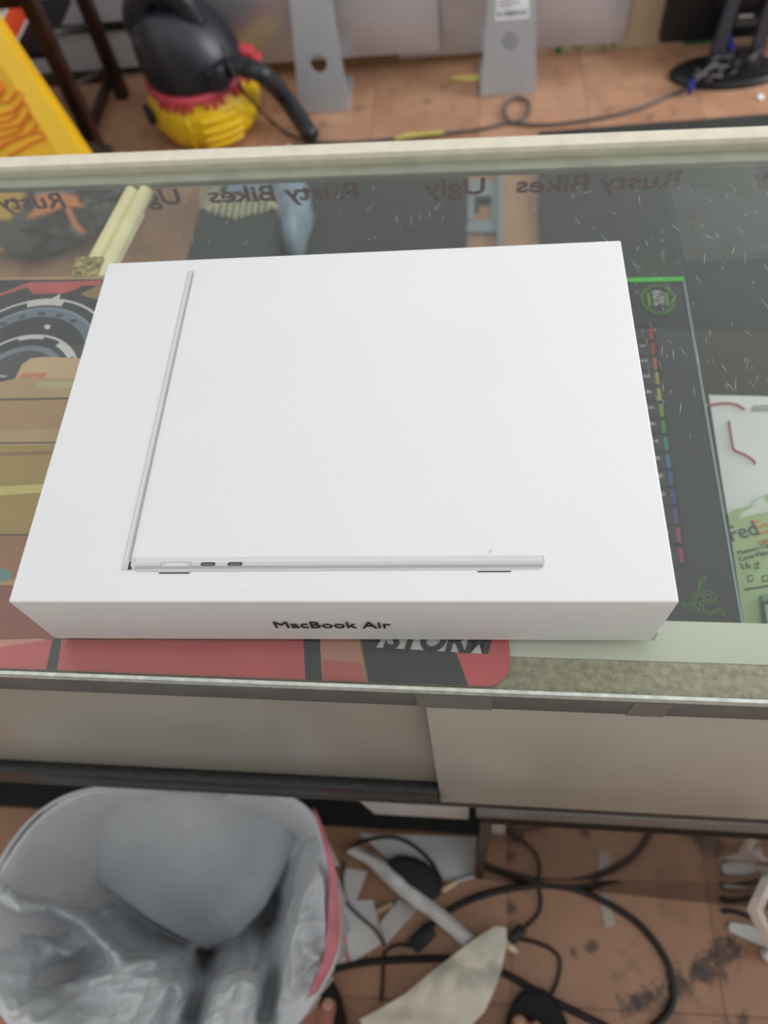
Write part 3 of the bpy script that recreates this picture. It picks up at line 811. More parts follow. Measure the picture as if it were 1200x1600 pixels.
lathe('tank', [(.128, .0), (.140, .006), (.160, .040), (.165, .068), (.156, .110), (.139, .146)], (vx, vy, 0), M['yellow2'], va, 48, octa)
for k in range(4):
    z = .024 + k * .025; a0 = math.radians(-82); a1 = math.radians(-42)
    rad = (.153, .161, .164, .158)[k]
    tube('tank_rib', [Vector((vx + (rad + .002) * math.cos(a0 + (a1 - a0) * t / 6), vy + (rad + .002) * math.sin(a0 + (a1 - a0) * t / 6), z)) for t in range(7)], .0075, M['yellow2'], va, 8, 3)
tube('tank_seam', [Vector((vx + .158 * math.cos(math.radians(-95)), vy - .158, z)) for z in (.01, .06, .11)], .004, M['yellow2'], va, 6, 2)
bm = bmesh.new(); add_box(bm, -.03, .03, -.012, .012, -.018, .018, .006, 2, Matrix.Translation((vx - .142, vy - .080, .085)) @ Matrix.Rotation(math.radians(-62), 4, 'Z'))
finish('handle_recess', bm, M['vacblack'], va, True)
lathe('red_ring', [(.132, .140), (.146, .142), (.147, .152), (.141, .160), (.12, .162)], (vx, vy, 0), M['red'], va, 40)
for k in range(16):
    a = math.radians(-125 + k * 9)
    if k in (5, 9, 12): continue
    bm = bmesh.new(); add_box(bm, -.007, .007, -.006, .006, -.012, .012, .003, 2, Matrix.Translation((vx + .146 * math.cos(a), vy + .146 * math.sin(a), .136 - .006 * (k % 2))) @ Matrix.Rotation(a + PI / 2, 4, 'Z'))
    finish('red_tooth', bm, M['red'], va, True)
for k, (dx, dz) in enumerate(((.135, .185), (.150, .165))):
    bm = bmesh.new(); add_box(bm, -.035, .035, -.02, .02, -.010, .010, .006, 2, Matrix.Translation((vx + dx, vy + .03, dz)) @ Matrix.Rotation(.25, 4, 'Y'))
    finish('red_clip', bm, M['red'], va, True)
head = lathe('motor_head', [(.128, .158), (.137, .166), (.139, .205, -.004), (.132, .245, -.012), (.120, .280, -.022), (.104, .310, -.032), (.080, .335, -.038), (.03, .348, -.040)], (vx, vy, 0), M['vacblack'], va, 40)
tube('carry_handle', [Vector((vx - .100, vy - .03, .250)), Vector((vx - .100, vy - .038, .33)), Vector((vx - .05, vy - .042, .385)), Vector((vx + .02, vy - .042, .372)), Vector((vx + .050, vy - .03, .29))], [.033] * 33, M['vacblack'], va, 12)
lathe('intake_collar', [(.030, -.02), (.034, .0), (.034, .03), (.03, .04)], (vx + .085, vy - .10, .185), M['vacblack'], va, 20)
box('switch_label', vx - .083, vx - .068, vy - .089, vy - .086, .285, .308, M['white'], va)
hp = [aty(362, 104, 1.868), aty(385, 106, 1.85), aty(412, 118, 1.83), at(440, 146, .085), at(465, 180, .05), at(486, 213, .029)]
hpts = crom(hp, 12)
bm = bmesh.new(); add_tube(bm, hpts, .0255, 14, ridges=.10); finish('hose', bm, M['vacblack'], va, 'full')
tube('cord', [aty(345, 70, vy - .12), aty(372, 128, vy - .168), aty(395, 160, 1.83), at(425, 190, .008), at(455, 212, .006), at(500, 222, .006)], .0035, M['cable'], va, 6)

# computers
def hole_plate(bm, w0, w1, h, hz, hr, t, Mx, n=48):
    """trapezoid plate (width w0 at bottom, w1 at top) with a round hole"""
    def outer(a):
        d = Vector((math.cos(a), math.sin(a))); best = 9
        if d.y > 1e-6: best = min(best, (h - hz) / d.y)
        if d.y < -1e-6: best = min(best, -hz / d.y)
        for s in (-1, 1):
            # side: x = s*(w0/2 + (w1-w0)/2 * y/h)
            k = (w1 - w0) / 2 / h; den = d.x - s * k * d.y
            if abs(den) > 1e-9:
                tt = s * (w0 / 2 + k * hz) / den
                if tt > 0: best = min(best, tt)
        return d * best
    A = sorted([2 * PI * k / n for k in range(n)] + [math.atan2(y - hz, x) % (2 * PI) for x, y in ((w0 / 2, 0), (-w0 / 2, 0), (w1 / 2, h), (-w1 / 2, h))])
    rings = []
    for y in (0, t):
        i_ = [bm.verts.new(Mx @ Vector((hr * math.cos(a), y, hz + hr * math.sin(a)))) for a in A]
        o_ = [bm.verts.new(Mx @ Vector((outer(a).x, y, hz + outer(a).y))) for a in A]
        rings.append((i_, o_))
    N_ = len(A)
    for k in range(N_):
        j = (k + 1) % N_
        for (i_, o_) in rings: bm.faces.new((i_[k], o_[k], o_[j], i_[j]))
        bm.faces.new((rings[0][0][k], rings[0][0][j], rings[1][0][j], rings[1][0][k]))
        bm.faces.new((rings[0][1][k], rings[0][1][j], rings[1][1][j], rings[1][1][k]))


def imac(label, cx, y0, w0, w1, hz, sx0, sx1, zb, ys, extra):
    t = thing('desktop_computer', label, 'computer', (cx, y0, 0), 0)
    Mx = Matrix.Translation((cx, y0, .006)) @ Matrix.Rotation(math.radians(-14), 4, 'X')
    bm = bmesh.new(); hole_plate(bm, w0, w1, .33, hz, .024, .010, Mx)
    pl = finish('stand_plate', bm, M['stand'], t, True)
    bm = bmesh.new(); add_box(bm, cx - w0 / 2, cx + w0 / 2, y0, y0 + .17, .0, .008, .003, 2); finish('stand_foot', bm, M['stand'], t, True)
    # screen housing: gently domed back, tilted
    bm = bmesh.new(); W = sx1 - sx0; H = .46; nx, nz = 24, 14
    Mt = Matrix.Translation(((sx0 + sx1) / 2, ys, zb)) @ Matrix.Rotation(math.radians(0), 4, 'X')
    def bulge(u, v): return .050 * max(0, 1 - (abs(u) ** 2.2)) * max(0, 1 - abs(v) ** 2.2)
    grid = [[bm.verts.new(Mt @ Vector((W / 2 * u, -bulge(u, v) - .004, H / 2 * (v + 1)))) for u in (2 * i / nx - 1 for i in range(nx + 1))] for v in (2 * j / nz - 1 for j in range(nz + 1))]
    for j in range(nz):
        for i in range(nx): bm.faces.new((grid[j][i], grid[j][i + 1], grid[j + 1][i + 1], grid[j + 1][i]))
    finish('screen_back', bm, M['alu'], t, 'full')
    bm = bmesh.new(); add_box(bm, -W / 2, W / 2, -.0045, .004, 0, H, .003, 2, Mt); finish('screen_edge', bm, M['alu'], t, True)
    bm = bmesh.new(); add_box(bm, -W / 2 + .01, W / 2 - .01, .004, .006, .01, H - .01, 0, 2, Mt); finish('screen', bm, M['black'], t)
    if extra:
        Lf = [Mx @ Vector(p) for p in ((-.042, -.0006, .185), (.048, -.0006, .185), (.045, -.0006, .245), (-.040, -.0006, .245))]
        slab('barcode_label', Lf, Vector((0, .0004, 0)), M['white'], t)
        lb = t.children[-1]
        bm = bmesh.new()
        for k in range(22):
            x = -.036 + k * .0036; wd = random.choice((.0008, .0014, .002))
            q = [Mx @ Vector(p) for p in ((x, -.0009, .193), (x + wd, -.0009, .193), (x + wd, -.0009, .206), (x, -.0009, .206))]
            bm.faces.new([bm.verts.new(p) for p in q])
        finish('barcode', bm, M['ink'], lb)
        for k, z in enumerate((.214, .222, .230)):
            q = [Mx @ Vector(p) for p in ((-.034, -.0009, z), (.0 + .02 * (k % 2), -.0009, z), (.0 + .02 * (k % 2), -.0009, z + .0025), (-.034, -.0009, z + .0025))]
            slab('text_line', q, Vector((0, .0003, 0)), M['greycable'], lb)
    return t


imac('silver desktop computer seen from behind beside the vacuum, plain stand without label', -.140, 1.957, .150, .104, .125, -.455, aty(685, 40, 2.118).x, aty(640, 82, 2.118).z, 2.118, False)
i2 = imac('silver desktop computer seen from behind, white barcode label on its stand', .392, 1.985, .158, .114, .133, .075, aty(978, 40, 2.162).x, aty(850, 74, 2.162).z, 2.162, True)
text('word', 'iMac', .014, frame(aty(716, 62, 2.152), (1, 0, 0), (0, 0, 1)), M['ink'], i2)

# cartons along the wall
ct = thing('brown_carton', 'flat brown cardboard carton on the floor behind the silver computers', 'carton', (-.1, 2.19, 0))
box('carton_body', -.48, .455, 2.180, 2.225, 0, .30, M['carton'], ct, .003)
box('flap', -.48, .455, 2.175, 2.1795, .07, .075, M['carton'], ct)
bc = thing('beige_carton', 'beige printed carton with green and orange marks behind the black monitor', 'carton', (.9, 2.18, 0))
box('carton_body', .465, 1.6, 2.176, 2.225, 0, .50, M['beigecarton'], bc, .003)


def onface(px, z_m, name, yy=2.176, par=bc, d=.0008):
    pts = [aty(x, y, yy) for x, y in px]
    slab(name, pts, Vector((0, -d, 0)), z_m, par)


onface([(858, 92), (862, 92), (862, 71), (858, 71)], M['orangeprint'], 'orange_mark')
onface([(866, 90), (877, 90), (878, 71), (867, 71)], M['green'], 'green_mark')
onface([(1067, 75), (1120, 73), (1120, 56), (1068, 58)], M['green'], 'green_mark')
KGN = mat('faded_green_print', (128, 138, 100), .7)
tube('arrow_mark', [aty(x, y  , 2.175) for x, y in ((897, 70), (904, 78), (910, 70), (904, 66), (897, 70))], .003, KGN, bc, 5, 3)
tube('bin_mark', [aty(x, y  , 2.175) for x, y in ((942, 66), (944, 78), (957, 78), (960, 66))], .003, KGN, bc, 5, 2)

# black monitor
mo = thing('black_monitor', 'black monitor seen from behind on an arched stand with tangled cables at right', 'monitor', (1.0, 2.02, 0))
bm = bmesh.new(); add_lathe(bm, [(1, 0), (1, .010), (.93, .018), (.3, .022)], (0, 0, 0), 40); bm.transform(Matrix.Translation((1.0, 2.02, 0)) @ Matrix.Diagonal((.155, .075, 1, 1)))
finish('base', bm, M['black'], mo, True)
bm = bmesh.new(); pts = []
wo, wi = .064, .034
mx0 = aty(1157, 70, 2.02).x
for (r, dirn) in ((wo, 1), (wi, -1)):
    arc = [(r * math.cos(PI * k / 16) + 0, .205 + r * .7 * math.sin(PI * k / 16)) for k in range(17)]
    seq = [(r * 1.12, 0)] + arc + [(-r * 1.12, 0)]
    pts.append(seq)
loop = pts[0] + pts[1][::-1]
va_ = [bm.verts.new((mx0 + x, 2.02, .018 + z)) for x, z in loop]; vb_ = [bm.verts.new((mx0 + x, 2.045, .018 + z)) for x, z in loop]
n = len(pts[0])
for k in range(n - 1):
    i0, i1 = k, k + 1; j0, j1 = len(loop) - 1 - k, len(loop) - 2 - k
    for V_ in (va_, vb_): bm.faces.new((V_[i0], V_[i1], V_[j1], V_[j0]))
for k in range(len(loop)): bm.faces.new((va_[k], va_[(k + 1) % len(loop)], vb_[(k + 1) % len(loop)], vb_[k]))
finish('arched_stand', bm, mat('dark_grey_stand', (62, 62, 70), .4), mo, True)
box('screen_back', .815, 1.40, 2.085, 2.125, .060, .42, M['black'], mo, .006)
box('screen', .825, 1.39, 2.125, 2.128, .07, .41, M['blackm'], mo)
box('vent_block', .93, 1.25, 2.05, 2.085, .16, .34, M['black'], mo, .006)
box('rating_label', 1.01, 1.075, 2.083, 2.0848, .095, .115, M['greycable'], mo)
box('pale_mark', 1.012, 1.05, 2.0832, 2.0848, .118, .124, M['white'], mo)
random.seed(21)
cbm = thing('monitor_cables', 'tangle of thin black cables with blue plugs on the black monitor base', 'cable', tuple(at(1130, 110, .02)))
for k in range(9):
    P = []
    for j in range(6):
        u = j / 5
        px = 1095 + 88 * u + random.uniform(-14, 14); py = 122 - 45 * u + random.uniform(-16, 14)
        P.append(at(px, py, .032 + random.uniform(0, .035)))
    tube('cable', P, .0038, M['cable'] if k % 3 else M['greycable'], cbm, 6, 6)
for (a, b) in (((1137, 62), (1143, 82)), ((1086, 124), (1077, 142))):
    p, q = at(*a, .06 if a[1] < 100 else .03), at(*b, .05 if a[1] < 100 else .02)
    bm = bmesh.new(); d = q - p; Mm = frame((p + q) / 2, d, (0, 0, 1) if abs(d.normalized().z) < .9 else (0, 1, 0))
    add_box(bm, -d.length / 2, d.length / 2, -.014, .014, -.007, .007, .003, 2, Mm); finish('blue_plug', bm, M['blue'], cbm, True)
wl = tube('floor_cable', [at(x, y, .007) for x, y in ((470, 216), (500, 222), (560, 222), (620, 216), (700, 208), (760, 200), (795, 190), (800, 192), (822, 182), (826, 160), (808, 152), (790, 163), (789, 180), (803, 191), (850, 195), (920, 187), (990, 172), (1040, 152), (1072, 138))], .0042, M['greycable'], None, 8, 6)
tag(wl, 'long grey cable with a loop running across the tiles behind the case', 'cable')
for (pts, lab) in (([(615, 215), (640, 208), (694, 205), (694, 209), (650, 214), (618, 219)], 'strip of yellowish tape across the grey floor cable'),
                   ([(700, 118), (716, 112), (752, 110), (752, 120), (720, 121)], 'scrap of yellowish tape beside the barcode-labelled computer stand')):
    o = crumpled('tape_strip', xy(pts, .0125), .0125 if '205' in str(pts) else .0005, M['tape'], None, .002, .03, .0005, 20, 1); tag(o, lab, 'tape')
for (x, y, lab) in ((1188, 152, 'small white scrap on the tiles at the far right'), (412, 234, 'small white scrap at the foot of the vacuum'), (450, 231, 'tiny white scrap under the hose of the vacuum')):
    o = crumpled('paper_scrap', xy([(x - 6, y + 3), (x - 2, y - 4), (x + 5, y - 3), (x + 6, y + 3), (x, y + 5)], .001), .0005, M['paper'], None, .006, .006, .0006, 60, 4); tag(o, lab, 'scrap')

# ------------------------------------------------------------------ waste bin with liner
bn = thing('waste_bin', 'waste bin lined with a grey-white plastic bag under the counter', 'bin', tuple(at(280, 1420, 0) * .0 + Vector((-.08, -.14, 0))))
ZR = .46
rim = [(80, 1252), (120, 1234), (190, 1227), (330, 1227), (430, 1236), (480, 1255), (500, 1290), (514, 1345), (528, 1420), (528, 1485), (500, 1546), (452, 1612), (390, 1668), (280, 1690), (130, 1670), (20, 1610), (-36, 1520), (-44, 1430), (-16, 1370), (10, 1325), (36, 1290), (55, 1270)]
cx, cy = 300, 1478
polar = sorted(((math.atan2(y - cy, x - cx), math.hypot(x - cx, y - cy)) for x, y in rim))


def rim_r(a):
    a = (a + PI) % (2 * PI) - PI
    P = [(polar[-1][0] - 2 * PI, polar[-1][1])] + polar + [(polar[0][0] + 2 * PI, polar[0][1])]
    for (a0, r0), (a1, r1) in zip(P, P[1:]):
        if a0 <= a <= a1: t = (a - a0) / (a1 - a0); return r0 + (r1 - r0) * t
    return polar[0][1]


def rim_s(a): return sum(rim_r(a + d * .05) for d in (-2, -1, 0, 1, 2)) / 5


def smooth(t): t = max(0., min(1., t)); return t * t * (3 - 2 * t)


seam = [(95, 1290), (150, 1380), (235, 1440), (320, 1487), (372, 1466), (415, 1420), (440, 1370)]


def segd(px, py, pts):
    b = 1e9
    for (x0, y0), (x1, y1) in zip(pts, pts[1:]):
        dx, dy = x1 - x0, y1 - y0; t = max(0, min(1, ((px - x0) * dx + (py - y0) * dy) / (dx * dx + dy * dy)))
        b = min(b, math.hypot(px - x0 - t * dx, py - y0 - t * dy))
    return b


def G(px, py, x, y, sx, sy, rot=0):
    c, s = math.cos(rot), math.sin(rot); dx, dy = px - x, py - y
    u, v = (dx * c + dy * s) / sx, (-dx * s + dy * c) / sy
    return math.exp(-(u * u + v * v))


YS = [(58, 1256), (95, 1290), (150, 1380), (235, 1440), (320, 1487), (372, 1466), (415, 1420), (440, 1370), (468, 1300), (492, 1256)]


def ys(px):
    if px <= 58 or px >= 492: return 1200
    for (x0, y0), (x1, y1) in zip(YS, YS[1:]):
        if x0 <= px <= x1: return y0 + (y1 - y0) * (px - x0) / (x1 - x0)


def ridged(x, y, z): return 1 - abs(noise.noise(Vector((x, y, z)))) * 2


def bag_z(px, py, e):
    d = segd(px, py, YS[1:-1])
    t = e / (e + d + 1e-6)
    up = .25 * (1 - .40 * abs(px - 320) / 220) * t ** .85                     # the smooth back wall
    up += .012 * math.sin((px - 200) * .035) * t * (1 - t) * 2
    low = .20 * math.exp(-(d / 38) ** 2) + .10 * smooth(e / 140)
    left = smooth((300 - px) / 160) * smooth((1500 - py) / 60)
    low = low * (1 - left) + left * (.235 * t ** .8)                          # left wall falls to the crease
    low -= .085 * G(px, py, 215, 1560, 130, 58, -.42)
    low -= .090 * G(px, py, 372, 1550, 46, 95, .22)
    low -= .075 * G(px, py, 475, 1420, 36, 130, -.1)
    low -= .10 * segfold(px, py, [(-10, 1385), (30, 1415), (85, 1418), (130, 1440), (180, 1490)], 15)
    low -= .05 * segfold(px, py, [(140, 1535), (210, 1505), (300, 1488)], 14)
    low += .075 * G(px, py, 120, 1512, 60, 20, -.4)
    low += .085 * segfold(px, py, [(322, 1490), (318, 1530), (300, 1590)], 13)
    low += .080 * segfold(px, py, [(428, 1410), (418, 1460), (425, 1520), (415, 1590)], 14)
    k = smooth((py - ys(px)) / 10 + .5)
    D = up * (1 - k) + low * k
    f = 0
    for amp, wd, pts in FOLDS: f += amp * segfold(px, py, pts, wd)
    n = .006 * noise.noise(Vector((px * .013, py * .011, 5))) + .0022 * noise.noise(Vector((px * .05, py * .04, 8)))
    st = max(0., 1 - abs(noise.noise(Vector(((px + py * .5) * .03, (py - px * .4) * .009, 12)))) * 2.4) ** 3     # long soft creases
    st2 = max(0., 1 - abs(noise.noise(Vector(((py + px * .45) * .035, (px - py * .4) * .009, 31)))) * 2.6) ** 3
    n = n * (.35 + k) + (.007 * st + .006 * st2) * k
    return ZR - max(.002, D) * smooth(e / 26 + .02) + f * smooth(e / 12) + n * smooth(e / 40)


FOLDS = [(.012, 7, [(-20, 1445), (50, 1462), (112, 1492)]), (.016, 8, [(20, 1585), (75, 1552), (130, 1528), (240, 1528)]), (.010, 6, [(60, 1605), (120, 1560), (165, 1545)]),
         (.012, 7, [(330, 1605), (345, 1535), (372, 1484)]), (.010, 7, [(378, 1605), (388, 1540)]), (-.014, 7, [(255, 1600), (268, 1550)]),
         (.016, 8, [(440, 1395), (455, 1470), (462, 1545)]), (.012, 6, [(480, 1300), (503, 1380), (507, 1460)]), (.018, 7, [(418, 1505), (412, 1560), (418, 1605)]), (.012, 6, [(440, 1520), (436, 1575)]),
         (.010, 6, [(448, 1262), (470, 1300), (478, 1335)]), (-.008, 5, [(462, 1262), (484, 1305)]), (.010, 5, [(10, 1350), (45, 1400)]), (.010, 6, [(38, 1330), (66, 1385), (72, 1412)]),
         (-.012, 6, [(150, 1462), (128, 1490)]), (.010, 5, [(190, 1478), (160, 1498), (140, 1510)]), (.010, 6, [(-10, 1520), (60, 1530), (120, 1540)]), (.008, 6, [(475, 1480), (500, 1500)]), (.009, 6, [(455, 1450), (495, 1440)])]


def segfold(px, py, pts, wd): return math.exp(-(segd(px, py, pts) / wd) ** 2)


bm = bmesh.new(); NA, NS = 260, 110; prev = None; ringsv = []
c0 = None
for j in range(NS):
    s = 1 - j / NS
    s = s ** 1.0
    row = []
    for i in range(NA):
        a = 2 * PI * i / NA; R_ = rim_s(a); px, py = cx + math.cos(a) * R_ * s, cy + math.sin(a) * R_ * s
        row.append(bm.verts.new(at(px, py, bag_z(px, py, R_ * (1 - s)))))
    ringsv.append(row)
for a, b in zip(ringsv, ringsv[1:]):
    for i in range(NA): bm.faces.new((a[i], a[(i + 1) % NA], b[(i + 1) % NA], b[i]))
cv = bm.verts.new(at(cx, cy, bag_z(cx, cy, 300)))
for i in range(NA): bm.faces.new((ringsv[-1][i], ringsv[-1][(i + 1) % NA], cv))
# cuff turned down over the outside of the bin
ctr = sum((v.co for v in ringsv[0]), Vector()) / NA
prev = ringsv[0]
for k, (sc, dz) in enumerate(((1.006, -.003), (1.004, -.015), (.965, -.08), (.92, -.15))):
    row = []
    for i in range(NA):
        p = ringsv[0][i].co; q = ctr + (p - ctr) * sc; wv = (1 + .25 * math.sin(i * .55) + .3 * noise.noise(Vector((i * .13, k, 2)))) if k > 1 else 1
        row.append(bm.verts.new((q.x + .003 * math.sin(i * .9) * (k > 1), q.y + .003 * math.cos(i * .8) * (k > 1), p.z + dz * wv)))
    for i in range(NA): bm.faces.new((prev[i], row[i], row[(i + 1) % NA], prev[(i + 1) % NA]))
    prev = row
rim_w = [v.co.copy() for v in ringsv[0]]
bagobj = finish('bin_liner', bm, M['bag'], bn, 'full')
# bin body: tapered tub inside the cuff
bm = bmesh.new(); rows = []
for (sc, z) in ((.60, .0), (.62, .004), (.975, .44), (.985, .452), (.965, .452), (.955, .44), (.58, .01)):
    rows.append([bm.verts.new((ctr.x + (rim_w[i].x - ctr.x) * sc, ctr.y + (rim_w[i].y - ctr.y) * sc, z)) for i in range(0, NA, 4)])
for a, b in zip(rows, rows[1:]):
    for i in range(len(a)): bm.faces.new((a[i], a[(i + 1) % len(a)], b[(i + 1) % len(a)], b[i]))
bm.faces.new(rows[0][::-1]); bm.faces.new(rows[-1])
finish('tub', bm, M['white'], bn, True)
# pink drawstring along the right rim
ds = [((488, 1262), (494, 1264)), ((503, 1310), (512, 1312)), ((514, 1368), (525, 1366)), ((512, 1425), (530, 1420)), ((508, 1478), (530, 1470)), ((496, 1522), (518, 1508)), ((478, 1562), (496, 1550))]
bm = bmesh.new(); pv_ = None
fine = []
A_ = crom([at(*a, ZR + .010) for a, b in ds], 6); B_ = crom([at(*b, ZR + .001) for a, b in ds], 6)
for i, (a, b) in enumerate(zip(A_, B_)):
    m_ = (a + b) / 2 + Vector((0, 0, .003 + .003 * math.sin(i * .9)))
    cur = [bm.verts.new(q) for q in (a, m_, b)]
    if pv_:
        for k in (0, 1): bm.faces.new((pv_[k], pv_[k + 1], cur[k + 1], cur[k]))
    pv_ = cur
r = bmesh.ops.extrude_face_region(bm, geom=bm.faces[:])
for g in r['geom']:
    if isinstance(g, bmesh.types.BMVert): g.co.z -= .001
finish('drawstring', bm, M['pink'], bn, 'full')
tube('drawstring_tail', [at(530, 1412, .42), at(536, 1450, .30), at(542, 1490, .18), at(544, 1500, .15)], .003, M['pink'], bn, 6)

# ------------------------------------------------------------------ floor clutter under and beside the case
def flat(name, px, z, m, label, cat, **k):
    o = crumpled(name, xy(px, z), z, m, None, **k); return tag(o, label, cat)


flat('paper_sheet', [(560, 1302), (744, 1308), (741, 1372), (700, 1378), (610, 1345)], .001, M['paper'], 'white paper sheet lying under the case beside the dark plinth edge', 'paper', amp=.003, res=.03, freq=6, seed=5)
b1 = thing('white_board', 'white board standing inside the open base of the case', 'board', (.2, .05, 0))
pa = case.matrix_basis
slab('board', [pa @ Vector(p) for p in ((.125, .016, .325), (.243, .016, .325), (.243, .016, .45), (.115, .016, .45))], Vector((0, .003, 0)), M['white'], b1)
flat('torn_paper', [(542, 1356), (574, 1362), (557, 1407), (583, 1406), (600, 1472), (545, 1508), (515, 1512), (520, 1400)], .001, M['paper'], 'torn white paper sheet beside the waste bin with grey cable across', 'paper', amp=.004, res=.02, freq=9, seed=8)
rv = thing('ribbed_strip', 'white ribbed plastic strip lying under the long white paper strip', 'strip', tuple(at(610, 1440, .004)))
z = .006
cor = [at(593, 1443, z), at(624, 1404, z), at(652, 1420, z), at(603, 1476, z)]
slab('backing', cor, Vector((0, 0, .002)), M['white'], rv)
for k in range(9):
    t = (k + .5) / 9
    a = cor[0].lerp(cor[3], t); b = cor[1].lerp(cor[2], t)
    tube('rib', [a + Vector((0, 0, .003)), b + Vector((0, 0, .003))], .0014, M['paper'], rv, 6, 1)
# long strip of paper
bm = bmesh.new(); A_ = [(540, 1332), (575, 1352), (605, 1382), (640, 1412), (680, 1440), (722, 1478)]; B_ = [(560, 1322), (595, 1340), (622, 1366), (656, 1394), (698, 1424), (742, 1462)]
A_ = crom([at(*p, .022) for p in A_], 5); B_ = crom([at(*p, .022) for p in B_], 5); pv_ = None
for i, (a, b) in enumerate(zip(A_, B_)):
    cur = []
    for k in range(6):
        q = a.lerp(b, k / 5); q.z += .010 * math.sin(k / 5 * PI) + .009 * noise.noise(Vector((i * .35, k * .5, 1))); cur.append(bm.verts.new(q))
    if pv_:
        for k in range(5): bm.faces.new((pv_[k], pv_[k + 1], cur[k + 1], cur[k]))
    pv_ = cur
r = bmesh.ops.extrude_face_region(bm, geom=bm.faces[:])
for g in r['geom']:
    if isinstance(g, bmesh.types.BMVert): g.co.z -= .0008
o = finish('paper_strip', bm, M['paper'], None, True); tag(o, 'long crumpled white paper strip running diagonally over the black adapter', 'paper strip')
# black round-cornered adapter puck
pk = thing('power_adapter', 'black rounded power adapter lying under the long white paper strip', 'adapter', tuple(at(650, 1372, 0)))
bm = bmesh.new()
pts = xy([(600, 1350), (612, 1338), (640, 1336), (672, 1350), (690, 1372), (692, 1392), (680, 1410), (664, 1412), (640, 1398), (612, 1378), (600, 1364)], .012)
add_prism(bm, pts, 0, .020)
bmesh.ops.bevel(bm, geom=[e for e in bm.edges], offset=.007, segments=3, affect='EDGES')
finish('shell', bm, mat('adapter_black', (30, 34, 36), .45), pk, True)
tube('scratch_line', [at(652, 1398, .0203), at(658, 1378, .0203)], .0006, M['greycable'], pk, 5, 1)
tube('lead', [at(690, 1375, .012), at(672, 1345, .010), at(640, 1318, .006), at(605, 1308, .005), at(560, 1318, .005), at(545, 1338, .005)], .003, M['cable'], pk, 6)
ad = thing('plug_block', 'small black plug block beside the cream paper bag', 'plug', tuple(at(660, 1465, 0)))
bm = bmesh.new(); d_ = at(675, 1450, 0) - at(645, 1480, 0)
add_box(bm, -d_.length / 2, d_.length / 2, -.012, .012, 0, .018, .004, 2, frame(at(660, 1465, .0), d_, (0, 1, 0))); finish('block', bm, M['black'], ad, True)
tube('lead', [at(645, 1478, .009), at(625, 1476, .006), at(612, 1480, .004), at(600, 1492, .004), at(598, 1530, .004), at(595, 1565, .004)], .0025, M['cable'], ad, 6)
o = thing('audio_jack', 'cream and metal plug on a thin lead beside the black adapter', 'plug', tuple(at(700, 1385, 0)))
bm = bmesh.new(); add_tube(bm, [at(692, 1391, .010), at(712, 1378, .010)], .006, 10); finish('grip', bm, M['brasspl'], o, True)
bm = bmesh.new(); add_tube(bm, [at(712, 1378, .010), at(730, 1371, .009), at(742, 1369, .008)], .0035, 8); finish('shaft', bm, M['alu'], o, True)
o = thing('metal_connector', 'small shiny metal connector lying on the torn white paper', 'connector', tuple(at(602, 1420, 0)))
for k, (x, y) in enumerate(((593, 1422), (601, 1418), (609, 1414))):
    bm = bmesh.new(); bmesh.ops.create_icosphere(bm, subdivisions=2, radius=.005, matrix=Matrix.Translation(at(x, y, .008))); finish('bead', bm, M['brasspl'], o, 'full')
o = thing('cream_connector', 'small cream connector at the upper corner of the crumpled paper bag', 'connector', tuple(at(795, 1478, 0)))
bm = bmesh.new(); add_box(bm, -.008, .008, -.006, .006, 0, .012, .002, 2, frame(at(796, 1479, 0), (1, -.6, 0), (0, 1, 0))); finish('body', bm, M['brasspl'], o, True)
bm = bmesh.new(); add_box(bm, .008, .014, -.004, .004, .002, .008, .001, 1, frame(at(796, 1479, 0), (1, -.6, 0), (0, 1, 0))); finish('tip', bm, M['alu'], o, True)
# cables
for nm, lab, P, r_, mm in (
    ('black_cable', 'thick black cable looping wide across the tiles at right', [(640, 1478), (670, 1448), (700, 1424), (745, 1402), (800, 1388), (850, 1383), (900, 1390), (950, 1412), (1000, 1446), (1038, 1495), (1052, 1540), (1048, 1575), (1020, 1606), (980, 1640)], .0052, M['cable']),
    ('black_cable', 'thick black cable running under the cream paper bag to the lower edge', [(500, 1520), (540, 1510), (590, 1502), (690, 1498), (740, 1504), (790, 1522), (850, 1556), (900, 1582), (950, 1606)], .0052, M['cable']),
    ('thin_cable', 'thin black cable with a plug joint between the bag and the right loop', [(842, 1390), (845, 1402), (842, 1425), (825, 1445), (806, 1458), (808, 1466), (835, 1472), (862, 1484), (875, 1502), (870, 1535), (858, 1560), (848, 1585)], .0028, M['cable']),
    ('grey_cable', 'thin grey cable lying over the torn white paper', [(538, 1345), (535, 1380), (542, 1410), (562, 1432), (585, 1452), (602, 1478)], .0026, M['greycable']),
    ('black_cable', 'short black cable along the plinth at the right edge', [(1128, 1424), (1145, 1424), (1170, 1432), (1200, 1444), (1230, 1454)], .0035, M['cable'])):
    z_ = r_ + .001
    if 'thin' in nm: z_ = .003
    o = tube(nm, [at(x, y, z_ + (.006 if nm == 'grey_cable' else 0)) for x, y in P], r_, mm, None, 8, 8); tag(o, lab, 'cable')
    if 'thin' in nm:
        bm = bmesh.new(); add_box(bm, -.015, .015, -.008, .008, 0, .013, .003, 2, frame(at(806, 1461, .0), (1, .9, 0), (0, 1, 0))); finish('plug', bm, M['cable'], o, True)
